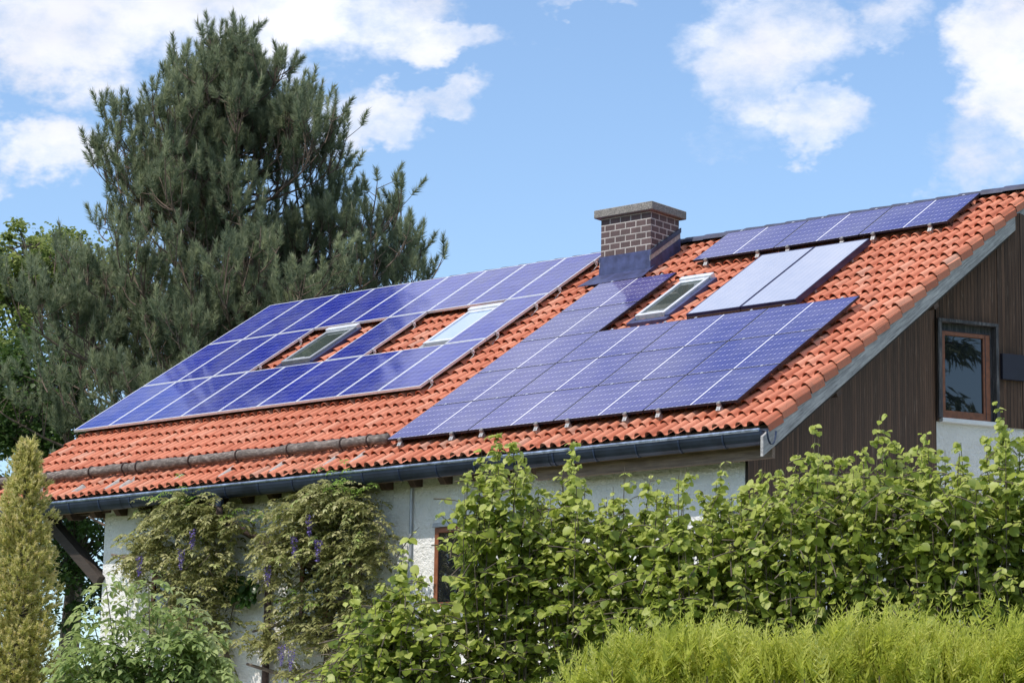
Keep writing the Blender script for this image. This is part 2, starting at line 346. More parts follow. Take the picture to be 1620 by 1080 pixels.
def scatter(tv, tf, pos, fwd, upv, size, tint, tjit=None, width=None):
    tv = np.asarray(tv, float); tf = np.asarray(tf); n = len(pos)
    y = nrm(fwd); x = nrm(np.cross(y, upv)); z = np.cross(x, y)
    wd = np.ones(n) if width is None else width
    V = pos[:, None, :] + size[:, None, None]*(tv[None, :, 0:1]*x[:, None, :]*wd[:, None, None] + tv[None, :, 1:2]*y[:, None, :] + tv[None, :, 2:3]*z[:, None, :])
    Fc = tf[None]+(np.arange(n)*len(tv))[:, None, None]
    T = np.repeat(tint, len(tv)) if tjit is None else (tint[:, None]+tjit[None]).ravel()
    return V.reshape(-1, 3), Fc.reshape(-1, 3), T
def merge(parts):
    Vs, Fs, Ts, o = [], [], [], 0
    for V, Fc, T in parts: Vs.append(V); Fs.append(Fc+o); Ts.append(T); o += len(V)
    return np.concatenate(Vs), np.concatenate(Fs), np.clip(np.concatenate(Ts), 0, 1)
def rdir(n, zmin=-1, zmax=1):
    z = rng.uniform(zmin, zmax, n); a = rng.uniform(0, 2*math.pi, n); r = np.sqrt(np.maximum(0, 1-z*z)); return np.stack([r*np.cos(a), r*np.sin(a), z], -1)

# ------------------------------------------------------------------ roof frame: x along the eave, t up the slope, o out of the slope (0 = top of the solar panels)
A = 0.568622; ca, sa = math.cos(A), math.sin(A)
def RP(x, t, o=0.): return np.array([x, t*ca-o*sa, t*sa+o*ca])
EX, ET, EO = np.array([1., 0, 0]), np.array([0, ca, sa]), np.array([0, -sa, ca])
def RM(x, t, o=0.):
    p = RP(x, t, o); return Matrix(((1, 0, 0, p[0]), (0, ca, -sa, p[1]), (0, sa, ca, p[2]), (0, 0, 0, 1)))
T0, T1, X0, X1 = -2.98, 6.38, 0.0, 17.6       # eave, ridge, left verge, right verge
TO = -.225                                    # tile pan level
YR = T1*ca                                    # ridge line

# ------------------------------------------------------------------ ground
def gz(x, y):
    k = np.clip((y+34)/28, 0, 1); k = k*k*(3-2*k)
    return -9.45+2.55*k+.06*np.sin(x*.7)*np.cos(y*.6)
gx = np.concatenate([[-3000, -1500, -700, -300, -150], np.linspace(-80, 80, 81), [150, 300, 700, 1500, 3000]])
GX, GY = np.meshgrid(gx, gx, indexing='ij'); GV = np.stack([GX, GY, gz(GX, GY)], -1).reshape(-1, 3); k = len(gx)
ii, jj = np.meshgrid(np.arange(k-1), np.arange(k-1), indexing='ij'); a_ = (ii*k+jj).ravel()
GF = np.concatenate([np.stack([a_, a_+k, a_+k+1], -1), np.stack([a_, a_+k+1, a_+1], -1)])
tag(fastmesh('ground', GV, GF, np.full(len(GV), .5), 'grass'), kind='structure')

TV = np.array([(x, y, gz(x, y)+.03) for x in np.linspace(-1, 23.5, 40) for y in np.linspace(-5.3, -1.6, 9)]+[(x, y, gz(x, y)+.03) for x in np.linspace(17.2, 27, 16) for y in np.linspace(-1.6, 12, 20)])
TF = [(i*9+j, (i+1)*9+j, (i+1)*9+j+1) for i in range(39) for j in range(8)]+[(i*9+j, (i+1)*9+j+1, i*9+j+1) for i in range(39) for j in range(8)]
TF += [(360+i*20+j, 360+(i+1)*20+j, 360+(i+1)*20+j+1) for i in range(15) for j in range(19)]+[(360+i*20+j, 360+(i+1)*20+j+1, 360+i*20+j+1) for i in range(15) for j in range(19)]
simple('bounce_paving', (.56, .54, .50), .85, 0, .15, 3)  # unseen pale ground sheet, added to bounce sunlight up onto walls and soffits
tag(fastmesh('bounce_terrace', TV, np.array(TF), np.full(len(TV), .5), 'bounce_paving'), kind='structure')

# ------------------------------------------------------------------ house
house = thing('house', 'white rendered house with orange tiled roof and dark board gable, carrying the solar panels', 'house', (9, 5.4, gz(9, 5.4)))
HI = Matrix.Translation(-Vector(house.location))
def part(mb, name, mat, parent=None, **kw):
    p = parent or house
    M = kw.pop('matrix', Matrix.Identity(4))
    o = mb.build(name, mat, p, **kw)
    o.matrix_local = HI @ M if p is house else M
    return o
# roof deck and its back slope
mb = MB()
mb.prism([RP(X0+.05, T0+.12, -.27), RP(X0+.05, T1, -.27), RP(X0+.05, T1, -.45), RP(X0+.05, T0+.22, -.45)], (X1-X0-.1, 0, 0))
def back(p): return np.array([p[0], 2*YR-p[1]+.02, p[2]])
mb.prism([back(RP(X0+.05, T0, -.16)), back(RP(X0+.05, T1-.08, -.16)), back(RP(X0+.05, T1-.08, -.33)), back(RP(X0+.05, T0, -.33))], (X1-X0-.1, 0, 0))
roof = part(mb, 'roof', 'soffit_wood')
# clay tiles: barrel and pan, each course lapping the next
pitch, course = .2, .425
prof = [(-.066, .0), (-.060, .026), (-.046, .050), (-.026, .066), (0, .072), (.026, .066), (.046, .050), (.060, .026), (.068, .004), (.085, -.004), (.112, -.006), (.134, .0)]
NPR = len(prof); nx = int(round((X1-X0)/pitch)); nt = int((T1-T0)/course)+1
V, Fq, Tt = [], [], []
for j in range(nt):
    t0 = T0+j*course; t1 = min(t0+course+.07, T1+.02)
    for i in range(nx):
        x = X0+.13+i*pitch; jit = random.gauss(0, .007); tl = random.gauss(0, .006); lift = .054+random.gauss(0, .006); rx = random.gauss(0, .004)
        tint_ = min(1, max(0, random.gauss(.5, .21))); o = len(V)
        for (t, h, k_) in ((t0+tl, lift, 1.), (t1, .0, .94)):
            for (px, pz) in prof: V.append(RP(min(x+px*k_+rx*(1 if h else 0), X1+.005), t, TO+pz*k_+h+jit*.5)); Tt.append(tint_)
        for (px, pz) in prof: V.append(RP(min(x+px*.98, X1+.004), t0+tl+.004, TO+pz-.015+lift+jit*.5)); Tt.append(tint_)
        for k_ in range(NPR-1):
            Fq.append((o+k_, o+k_+1, o+NPR+k_+1)); Fq.append((o+k_, o+NPR+k_+1, o+NPR+k_))
            Fq.append((o+k_, o+2*NPR+k_+1, o+k_+1)); Fq.append((o+k_, o+2*NPR+k_, o+2*NPR+k_+1))
        if i == nx-1 or i == 0:      # verge flank: the tile turns down over the edge
            sgn = 1 if i else -1; xe = X1+.012 if i else X0-.012
            q = len(V)
            V += [RP(xe-sgn*.02, t0+tl, TO+.000+lift), RP(xe-sgn*.02, t1-.07, TO+.012), RP(xe+.006*random.random(), t0+tl, TO-.010+lift), RP(xe, t1-.07, TO+.000), RP(xe+.006*random.random(), t0+tl, TO-.065), RP(xe-.004, t1-.085, TO-.11)]; Tt += [max(0, tint_-.25)]*6
            Fq += [(q, q+2, q+3), (q, q+3, q+1), (q+2, q+4, q+5), (q+2, q+5, q+3)]
tiles = fastmesh('roof_tiles', np.array(V), np.array(Fq), np.array(Tt), 'tile'); tiles.parent = roof
me = tiles.data; sm = np.ones(len(me.polygons), dtype=bool); me.polygons.foreach_set('use_smooth', sm)
try: me.set_sharp_from_angle(angle=R(50))
except Exception: pass
# ridge capping
mb = MB()
L = .44
for i in range(40):
    x = X0-.03+i*L
    arc = lambda r, z: [(0, YR+.01+r*math.cos(q), T1*sa-.165+z-.05+r*.62*math.sin(q)) for q in np.linspace(0, math.pi, 9)]
    a0, a1 = arc(.20, .012), arc(.190, .0); n = 9
    vs = [(x, p[1], p[2]) for p in a0]+[(x+L+.05, p[1], p[2]) for p in a1]+[(x, p[1]*.995+YR*.005, p[2]-.018) for p in a0]
    fs = [(k_, k_+1, n+k_+1, n+k_) for k_ in range(n-1)]+[(k_, k_+1, 2*n+k_+1, 2*n+k_) for k_ in range(n-1)]
    mb.add(vs, fs)
rd = part(mb, 'ridge_cap', 'ridge_dark', roof, smooth=False)
# rafters, eaves boards
for i in range(27):
    x = .35+i*.63
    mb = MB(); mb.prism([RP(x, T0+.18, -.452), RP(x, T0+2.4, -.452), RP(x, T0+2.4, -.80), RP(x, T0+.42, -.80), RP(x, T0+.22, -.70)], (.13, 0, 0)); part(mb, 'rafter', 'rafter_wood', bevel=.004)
mb = MB(); e = RP(0, T0+.14, -.34); mb.bx(X0+.1, X1-.02, e[1]-.02, e[1]+.03, e[2]-.19, e[2]+.09); part(mb, 'eaves_board', 'eave_wood')
mb = MB(); mb.bx(13.2, X1-.062, e[1]+.03, e[1]+.10, e[2]-.38, e[2]-.12); part(mb, 'eaves_beam', 'eave_wood')
# barge boards with the thin strip below
for xs in (X1-.055, X0+.01):
    mb = MB(); mb.prism([RP(xs, -3.13, -.285), RP(xs, T1-.03, -.285), RP(xs, T1-.19, -.53), RP(xs, -3.29, -.53)], (.05, 0, 0)); part(mb, 'barge_board', 'rake_wood', bevel=.004)
mb = MB(); mb.prism([RP(X1-.10, -2.9, -.50), RP(X1-.10, T1-.3, -.50), RP(X1-.10, T1-.35, -.585), RP(X1-.10, -2.85, -.585)], (.042, 0, 0)); part(mb, 'barge_strip', 'soffit_wood')
# purlins carrying the gable overhang
for t_ in (-.9, 2.4, 5.2):
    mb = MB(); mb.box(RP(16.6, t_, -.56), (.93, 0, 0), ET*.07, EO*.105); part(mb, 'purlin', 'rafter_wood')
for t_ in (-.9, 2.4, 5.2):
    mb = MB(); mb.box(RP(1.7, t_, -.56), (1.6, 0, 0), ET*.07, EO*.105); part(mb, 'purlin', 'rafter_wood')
# carport beam and raking brace at the open end
mb = MB(); mb.bx(.2, 3.2, -1.86, -1.74, -1.98, -1.84); part(mb, 'purlin', 'rafter_wood')
mb = MB()
mb.box((2.35, -1.87, -2.62), (.72, 0, -.57), (0, .07, 0), (.055, 0, .07)); mb.box((2.22, -1.70, -2.55), (.72, 0, -.57), (0, .05, 0), (.05, 0, .06)); part(mb, 'brace', 'soffit_wood')
# walls
YF, XL, XG = -1.8, 3.05, 16.85
def zr(y): return (y*sa/ca) - .36/ca if y <= YR else ((2*YR-y)*sa/ca) - .36/ca
GBm = -7.4
mb = MB(); mb.bx(XL, XG, YF, YF+.3, GBm, zr(YF)+.02); part(mb, 'front_wall', 'plaster')
mb = MB(); YB = 2*YR-YF; mb.prism([(XL, YF+.3, GBm), (XL, YF+.3, zr(YF+.3)), (XL, YR, zr(YR)), (XL, YB, zr(YB)), (XL, YB, GBm)], (.3, 0, 0)); part(mb, 'end_wall', 'plaster')
mb = MB(); mb.bx(XL, XG, YB, YB+.3, GBm, zr(YB)-.2); part(mb, 'back_wall', 'plaster')
# gable: straight board wall, then the splayed bay with the window
P0 = np.array([XG, 3.43]); dB = np.array([math.sin(R(27)), math.cos(R(27))]); nB = np.array([dB[1], -dB[0]]); P1 = P0+dB*1.62
ZB = -.86
def clad(name, p, q, z0f, z1f, mat, thick=.04):
    p, q = np.asarray(p), np.asarray(q); d = q-p; ln = np.linalg.norm(d); d = d/ln; nn = np.array([d[1], -d[0]])
    M = Matrix(((d[0], -nn[0], 0, p[0]), (d[1], -nn[1], 0, p[1]), (0, 0, 1, 0), (0, 0, 0, 1)))
    mb = MB(); ks = np.linspace(0, ln, 8)
    top = [(k_, 0, z1f((p+d*k_)[1])) for k_ in ks][::-1]
    mb.prism([(0, 0, z0f), (ln, 0, z0f)]+top, (0, thick, 0)); return part(mb, name, mat, matrix=M)
clad('gable_cladding', (XG+.02, YF-.02), (XG+.02, 3.42), -2.9, lambda y: zr(y)+.04, 'cladding', .05)
clad('gable_wall', (XG, YF), P0, GBm, lambda y: min(zr(y), -2.85), 'plaster', .3)
clad('gable_wall', P0, P1, GBm, lambda y: ZB, 'plaster', .3)
clad('gable_wall', P1, (P1[0], YB), GBm, lambda y: zr(y), 'plaster', .3)
clad('gable_cladding', P1+np.array([.045, .0]), (P1[0]+.045, YB-.1), ZB, lambda y: zr(y)+.04, 'cladding', .04)
# cladding of the bay round the window opening
def bay(name, mat, u0, u1, z0, z1, d0, d1, parent=None, topf=None, bevel=0.):
    M = Matrix(((dB[0], nB[0], 0, P0[0]), (dB[1], nB[1], 0, P0[1]), (0, 0, 1, 0), (0, 0, 0, 1)))
    mb = MB()
    if topf is None: mb.bx(u0, u1, d0, d1, z0, z1)
    else: mb.prism([(u0, d0, z0), (u1, d0, z0), (u1, d0, topf(u1)), (u0, d0, topf(u0))], (0, d1-d0, 0))
    return mb, M
WU0, WU1, WZ0, WZ1 = .03, 1.11, -.80, .76
rooftop = lambda u: zr((P0+dB*u)[1])+.04
for (u0, u1, z0, z1) in ((WU0, WU1, WZ1, None), (WU1, 1.62, ZB, None)):
    mb, M = bay('gable_cladding', 'cladding', u0, u1, z0, 0, 0., .05, topf=rooftop); part(mb, 'gable_cladding', 'cladding', matrix=M)
mb, M = bay('b', 'c', .0, .03, ZB, 0, 0., .05, topf=rooftop); part(mb, 'gable_cladding', 'cladding', matrix=M)
mb, M = bay('w', 'x', 1.20, 1.68, -.09, .33, .05, .13); part(mb, 'awning_box', 'awning_dark', matrix=M)
mb, M = bay('w', 'x', 1.165, 1.195, -.84, 2.3, .05, .062); part(mb, 'cover_strip', 'rafter_wood', matrix=M)
# gable window
mb = MB(); M = Matrix(((dB[0], nB[0], 0, P0[0]), (dB[1], nB[1], 0, P0[1]), (0, 0, 1, 0), (0, 0, 0, 1)))
fr = [(WU0, WU1, WZ1-.10, WZ1-.02), ]
mb.bx(WU0+.05, WU1-.08, -.04, .02, WZ0, WZ0+.13); mb.bx(WU0+.05, WU1-.08, -.04, .02, WZ1-.20, WZ1-.13)
mb.bx(WU0+.05, WU0+.15, -.04, .02, WZ0+.13, WZ1-.20); mb.bx(WU1-.21, WU1-.08, -.04, .02, WZ0+.13, WZ1-.20)
gw = thing('gable_window', None, None); gw.parent = house; gw.matrix_local = HI @ M
f_ = mb.build('frame', 'brown_frame', gw, bevel=.004)
mb = MB(); mb.bx(WU1-.175, WU1-.165, .021, .026, WZ0+.03, WZ1-.15); mb.bx(WU0+.06, WU1-.09, .021, .03, WZ1-.135, WZ1-.125); mb.build('seal', 'awning_dark', f_)
mb = MB(); mb.bx(WU0+.14, WU1-.20, -.03, -.015, WZ0+.12, WZ1-.19); mb.build('pane', 'pane_dark', gw)
mb = MB(); mb.bx(WU0-.02, WU0+.05, -.05, .10, WZ0-.01, WZ1); mb.bx(WU1-.01, WU1+.04, -.05, .10, WZ0-.01, WZ1); mb.bx(WU0-.02, WU1+.04, -.05, .11, WZ1, WZ1+.05); mb.bx(WU0+.05, WU1-.01, -.08, -.045, WZ0, WZ1); mb.build('casing', 'casing_wood', gw)
mb = MB(); mb.bx(WU0+.03, WU1-.01, .0, .12, WZ0-.075, WZ0-.01); mb.build('sill', 'white_sill', gw, bevel=.004)
# front windows
def front_window(x0, x1, z0, z1, box):
    g_ = thing('front_window', None, None); g_.parent = house; g_.matrix_local = HI @ Matrix.Translation((x0, YF, z0))
    W_, H_ = x1-x0, z1-z0; mb = MB()
    for a in ((0, .08, 0, H_), (W_-.08, W_, 0, H_), (.08, W_-.08, 0, .08), (.08, W_-.08, H_-.08, H_), (W_/2-.05, W_/2+.05, .08, H_-.08)): mb.bx(a[0], a[1], -.03, .03, a[2], a[3])
    mb.build('frame', 'brown_frame', g_, bevel=.004)
    mb = MB(); mb.bx(.05, W_-.05, -.008, .0, .05, H_-.05); mb.build('pane', 'pane_dark', g_)
    mb = MB(); mb.bx(-.06, W_+.06, -.12, .02, -.07, -.005); mb.build('sill', 'white_sill', g_, bevel=.004)
    if box: mb = MB(); mb.bx(-.02, W_+.02, -.07, .02, H_+.005, H_+.07); mb.build('shutter_box', 'grey_pipe' if box == 1 else 'white_sill', g_, bevel=.004)
front_window(10.86, 12.1, -4.0, -2.74, 1); front_window(7.92, 9.1, -4.2, -3.08, 2); front_window(4.35, 5.4, -4.25, -3.15, 0)
# gutter, brackets, downpipes
gy, gzz = RP(0, T0, TO-.055)[1]-.035, RP(0, T0, TO-.055)[2]+.005
GR = .105; GK = 1.9
mb = MB(); n = 11; sec = [(gy-GR*math.cos(q), gzz-GR*GK*math.sin(q)) for q in np.linspace(0, math.pi, n)]; inn = [(gy-(GR-.008)*math.cos(q), gzz+.002-(GR*GK-.008)*math.sin(q)) for q in np.linspace(math.pi, 0, n)]
ring = sec+inn
xs = [X0-.05, X1-.06]
mb.prism([(xs[0], p[0], p[1]) for p in ring], (xs[1]-xs[0], 0, 0)); mb.prism([(xs[1]-.003, p[0], p[1]) for p in sec], (.012, 0, 0)); mb.prism([(xs[0]-.01, p[0], p[1]) for p in sec], (.012, 0, 0))
gut = part(mb, 'gutter', 'gutter_metal')
mb = MB(); mb.tube([(xs[0], gy-GR-.006, gzz+.002), (xs[1], gy-GR-.006, gzz+.002)], .024, 10); part(mb, 'bead', 'bead_metal', gut)
for i in range(23):
    x = .5+i*.78; mb = MB(); mb.prism([(x, gy-(GR+.010)*math.cos(q), gzz-(GR*GK+.010)*math.sin(q)) for q in np.linspace(0, math.pi, n)]+[(x, gy-(GR+.001)*math.cos(q), gzz-(GR*GK+.001)*math.sin(q)) for q in np.linspace(math.pi, 0, n)], (.028, 0, 0)); part(mb, 'bracket', 'dark_metal', gut)
for x in (4.1, 9.3, 13.6):      # soldered joints
    mb = MB(); mb.prism([(x, gy-(GR+.006)*math.cos(q), gzz-(GR*GK+.006)*math.sin(q)) for q in np.linspace(0, math.pi, n)]+[(x, gy-(GR+.001)*math.cos(q), gzz-(GR*GK+.001)*math.sin(q)) for q in np.linspace(math.pi, 0, n)], (.09, 0, 0)); part(mb, 'joint', 'gutter_metal', gut)
mb = MB(); mb.prism([RP(X0, T0+.03, TO-.05), RP(X0, T0+.3, TO-.05), RP(X0, T0+.3, TO-.056), RP(X0, T0+.03, TO-.056)], (X1-X0-.05, 0, 0)); mb.prism([RP(X0, T0-.035, TO-.075), RP(X0, T0+.03, TO-.05), RP(X0, T0+.03, TO-.056), RP(X0, T0-.035, TO-.081)], (X1-X0-.05, 0, 0)); part(mb, 'drip_flashing', 'silver')
mb = MB(); xd = 6.55
mb.tube([(xd, gy, gzz-.16), (xd, gy, gzz-.33)], .075, 12); part(mb, 'outlet', 'gutter_metal', gut)
mb = MB(); mb.tube([(xd, gy, gzz-.28), (xd+.01, gy, gzz-.46), (xd+.06, gy+.05, gzz-.56), (7.12, -1.98, -2.72), (7.22, -1.91, -2.82), (7.26, -1.89, -3.0), (7.26, -1.89, -7)], .06, 12); part(mb, 'downpipe', 'iron_rust', smooth=True)
mb = MB(); mb.tube([(10.36, YF-.04, zr(YF)), (10.36, YF-.04, -7)], .026, 8)
part(mb, 'thin_pipe', 'grey_pipe')
# chimney
CX0, CX1, CY0, CY1, CZ = 9.43, 10.56, 4.17, 5.02, 3.62
ch = thing('chimney', None, None); ch.parent = house; ch.matrix_local = HI @ Matrix.Translation((CX0, CY0, 2.2))
me = bpy.data.meshes.new('stack'); W_, D_, H_ = CX1-CX0, CY1-CY0, CZ-2.2
vs, fs, uvs = [], [], []
for (p, q, u0) in (((0, 0), (W_, 0), 0), ((W_, 0), (W_, D_), W_), ((W_, D_), (0, D_), W_+D_), ((0, D_), (0, 0), 2*W_+D_)):
    o = len(vs); L_ = math.hypot(q[0]-p[0], q[1]-p[1]); vs += [(*p, 0), (*q, 0), (*q, H_), (*p, H_)]; fs.append((o, o+1, o+2, o+3)); uvs += [(u0+.03, .01), (u0+L_+.03, .01), (u0+L_+.03, H_+.01), (u0+.03, H_+.01)]
o = len(vs); vs += [(0, 0, H_), (W_, 0, H_), (W_, D_, H_), (0, D_, H_)]; fs.append((o, o+1, o+2, o+3)); uvs += [(0, 0)]*4
me.from_pydata(vs, [], fs); ul = me.uv_layers.new(name='UVMap'); ul.data.foreach_set('uv', np.array(uvs).ravel()); me.materials.append(MAT['brick'])
st = bpy.data.objects.new('stack', me); COL.objects.link(st); st.parent = ch
mb = MB(); mb.bx(-.10, W_+.10, -.10, D_+.10, H_+.002, H_+.155); cpm = mb.build('cap', 'cap', ch, bevel=.012)
mb = MB(); mb.bx(.12, W_-.12, .12, D_-.12, H_+.157, H_+.175); mb.build('flue_rim', 'cap', ch)
# lead apron and stepped side flashing
mb = MB()
def chl(p): return np.asarray(p)-np.array([CX0, CY0, 2.2])
def roofz(y, o): return (y+o*sa)/ca*sa+o*ca
yb = CY0-.02
mb.prism([chl((CX0-.03, yb, roofz(yb, -.10))), chl((CX1+.012, yb, roofz(yb, -.10))), chl((CX1+.012, yb, roofz(yb, -.10)+.37)), chl((CX0-.012, yb, roofz(yb, -.10)+.37))], (0, .018, 0))
mb.prism([chl(p) for p in (RP(CX0-.22, 4.42, -.085), RP(CX1+.10, 4.42, -.085), RP(CX1+.03, 5.06, -.085), RP(CX0-.06, 5.06, -.085))], EO*.012)
mb.build('apron', 'lead_blue', ch)
for xx, sg in ((CX1, 1), (CX0, -1)):
    def fl(o0, o1, x_a, th, mat, nm):
        mb = MB(); y0, y1 = CY0-.025, CY1+.03
        mb.prism([chl((x_a, y0, roofz(y0, -.10)+o0)), chl((x_a, y1, roofz(y1, -.10)+o0)), chl((x_a, y1, roofz(y1, -.10)+o1)), chl((x_a, y0, roofz(y0, -.10)+o1))], (sg*th, 0, 0)); mb.build(nm, mat, ch)
    fl(-.06, .17, xx+sg*.002, .016, 'lead_blue', 'side_flashing'); fl(.172, .27, xx+sg*.002, .010, 'grey_slate', 'cement_fillet'); fl(.272, .36, xx+sg*.002, .03, 'ridge_dark', 'side_flashing')
# skylights
def skylight(x0, x1, t0, t1, h, frame, pane, side, hood):
    g_ = thing('skylight', None, None); g_.parent = house; g_.matrix_local = HI @ RM(x0, t0, TO)
    W_, L_ = x1-x0, t1-t0; b_ = .065
    mb = MB()
    for a in ((0, b_, 0, L_), (W_-b_, W_, 0, L_), (b_, W_-b_, 0, b_*1.2), (b_, W_-b_, L_-b_*1.3, L_)): mb.bx(a[0], a[1], a[2], a[3], 0, h)
    mb.build('frame', frame, g_, bevel=.006)
    mb = MB(); mb.bx(b_-.01, W_-b_+.01, b_, L_-b_, h-.04, h-.025); mb.build('pane', pane, g_)
    mb = MB(); mb.bx(W_+.002, W_+.11, -.04, L_+.05, 0, h*.80); mb.bx(-.11, -.002, -.04, L_+.05, 0, h*.70); mb.bx(-.11, W_+.11, -.16, -.042, 0.03, h*.68); mb.build('flashing', side, g_, bevel=.006)
    mb = MB(); mb.bx(-.02, W_+.04, L_+.002, L_+.12, 0, h+.035); mb.build('hood', hood, g_, bevel=.01)
    mb = MB(); mb.bx(W_*.3, W_*.7, b_*1.35, b_*1.35+.03, h-.022, h-.01); mb.build('handle', 'silver', g_)
skylight(3.44, 4.20, 2.42, 3.86, .20, 'grey_pipe', 'pane_sky', 'navy_frame', 'silver')
skylight(7.10, 7.82, 2.32, 3.80, .20, 'silver', 'pane_pale', 'grey_pipe', 'silver')
skylight(12.0, 12.62, 2.16, 3.68, .21, 'silver', 'pane_sky', 'lead_blue', 'silver')

# ------------------------------------------------------------------ solar panels
def boxm(name, mat, boxes, bevel=0.):
    mb = MB()
    for b in boxes: mb.bx(*b)
    o = mb.build(name, mat, bevel=bevel); COL.objects.unlink(o); return o
def frame_boxes(W_, H_, b, h): return [(0, b, 0, H_, -h, 0), (W_-b, W_, 0, H_, -h, 0), (b, W_-b, 0, b, -h, 0), (b, W_-b, H_-b, H_, -h, 0)]
g = .006
def proto_sheet(name, mat, W_, H_, b, z):
    mb = MB(); mb.bx(b, W_-b, b, H_-b, -.012, z); o = mb.build(name, mat); COL.objects.unlink(o); return o
PL = dict(frame=boxm('frame', 'silver', frame_boxes(LW-g, LH-.022, .026, .045)), sheet=proto_sheet('cell_sheet', 'cells_poly', LW-g, LH-.022, .025, -.002))
PRR = dict(frame=boxm('frame', 'black_frame', frame_boxes(RW-.012, RH-.016, .010, .038)), sheet=proto_sheet('cell_sheet', 'cells_mono', RW-.012, RH-.016, .0095, -.001))
rail_l = boxm('rail', 'iron_rust', [(-.01, LW+.0, -.02, .02, -.10, -.047)])
rail_r = boxm('rail', 'black_frame', [(-.02, .02, -.03, RH, -.09, -.040)])
clamp_m = boxm('clamp', 'silver', [(-.022, .022, -.016, .016, -.03, .010), (-.012, .012, -.008, .008, .010, .016)])
def endclamp(mat='silver'):
    mb = MB(); mb.bx(-.03, .03, -.045, -.002, -.085, -.002); mb.bx(-.022, .022, -.03, .014, -.002, .010); mb.box((0, -.05, -.105), (.038, 0, 0), (0, .035, .02), (0, -.02, .035)); mb.bx(-.012, .012, -.085, -.045, -.16, -.07)
    o = mb.build('clamp', mat, bevel=.003); COL.objects.unlink(o); return o
clamp_e = endclamp('clamp_metal')
mb = MB(); mb.bx(.002, .032, -.025, .025, -.09, .008); mb.bx(-.012, .03, -.02, .02, .002, .010); mb.bx(.033, .05, -.018, .018, -.075, -.03); clamp_s = mb.build('clamp', 'silver', bevel=.003); COL.objects.unlink(clamp_s)
mb = MB(); mb.tube([(.03, 0, -.08), (.035, -.03, -.11), (.01, -.05, -.125), (.015, -.11, -.135), (.0, -.15, -.15), (.005, -.21, -.155)], .0095, 6); hook_s = mb.build('roof_hook', 'grey_pipe', smooth=True); COL.objects.unlink(hook_s)
def put(proto, root, loc):
    c = proto.copy(); COL.objects.link(c); c.parent = root; c.location = loc; return c
ORD = ['first', 'second', 'third', 'fourth', 'fifth', 'sixth', 'seventh', 'eighth', 'ninth']
ROWN = ['bottom row', 'middle row', 'top row']
for j in range(3):
    for i in range(9):
        if j == 1 and i in (3, 4, 6, 7): continue
        pos = 'leftmost' if i == 0 else ('rightmost' if i == 8 else ORD[i]+' from the left')
        lab = f'silver framed solar panel, {pos} in the {ROWN[j]} of the upright array'
        if j == 1:
            lab = {0: 'silver framed solar panel at the roof edge, leftmost in the middle row', 1: 'silver framed solar panel, second from the left in the middle row of the upright array', 2: 'silver framed solar panel just left of the dark hooded skylight in the middle row',
                   5: 'single silver framed solar panel standing between two tile gaps with skylights', 8: 'silver framed solar panel overlapping the pale skylight, ending the middle row'}[i]
        r_ = thing('solar_panel', lab, 'solar panel', group='silver framed upright solar panels', matrix=RM(i*LW, j*LH, 0.))
        put(PL['frame'], r_, (g/2, 0, 0)); put(PL['sheet'], r_, (g/2, 0, 0))
        for q in (.14, .76):
            put(rail_l, r_, (0, q*LH, 0))
            if i == 8 or (j == 1 and i in (2, 5)): put(clamp_s, r_, (LW, q*LH, 0)); put(hook_s, r_, (LW, q*LH, 0))
            elif i < 8: put(clamp_m, r_, (LW, q*LH, -.006))
RX0, RT0 = 9.914207, -2.349618
for j in range(5):
    for i in range(4 if j < 3 else 1):
        row = ['lowest row', 'second lowest row', 'third lowest row', 'fourth row', 'topmost row'][j]
        lab = f'black framed solar panel, {["leftmost", "second", "third", "rightmost"][i]} in the {row} of the stepped array'
        if j == 3: lab = 'black framed solar panel left of the skylight, second from the top of the stepped array'
        if j == 4: lab = 'black framed solar panel just below the chimney, half darkened by its reflection'
        r_ = thing('solar_panel', lab, 'solar panel', group='black framed solar panels of the stepped array', matrix=RM(RX0+i*RW, RT0+j*RH, 0.))
        put(PRR['frame'], r_, (.006, 0, 0)); put(PRR['sheet'], r_, (.006, 0, 0))
        last = (j == 4) or (j == 2 and i > 0)
        for q in (.17, .81):
            put(rail_r, r_, (q*RW, 0, 0))
            if j == 0: put(clamp_e, r_, (q*RW, 0, 0))
            put(clamp_m, r_, (q*RW, RH-.008, -.002))
TX0, TT0 = 11.633108, 4.708772
for i in range(3):
    r_ = thing('solar_panel', f'black framed solar panel under the ridge, {["leftmost nearest the chimney", "middle one", "rightmost nearest the gable"][i]} of the short top row', 'solar panel', group='black framed solar panels under the ridge', matrix=RM(TX0+i*RW, TT0, .0))
    put(PRR['frame'], r_, (.006, 0, 0)); put(PRR['sheet'], r_, (.006, 0, 0))
    for q in (.17, .81):
        put(rail_r, r_, (q*RW, 0, 0)); put(clamp_e, r_, (q*RW, 0, 0)); put(clamp_m, r_, (q*RW, RH-.008, -.002))
    mb = MB(); mb.bx(0, RW, .10, .14, -.135, -.092); mb.build('cross_rail', 'iron_rust', r_)
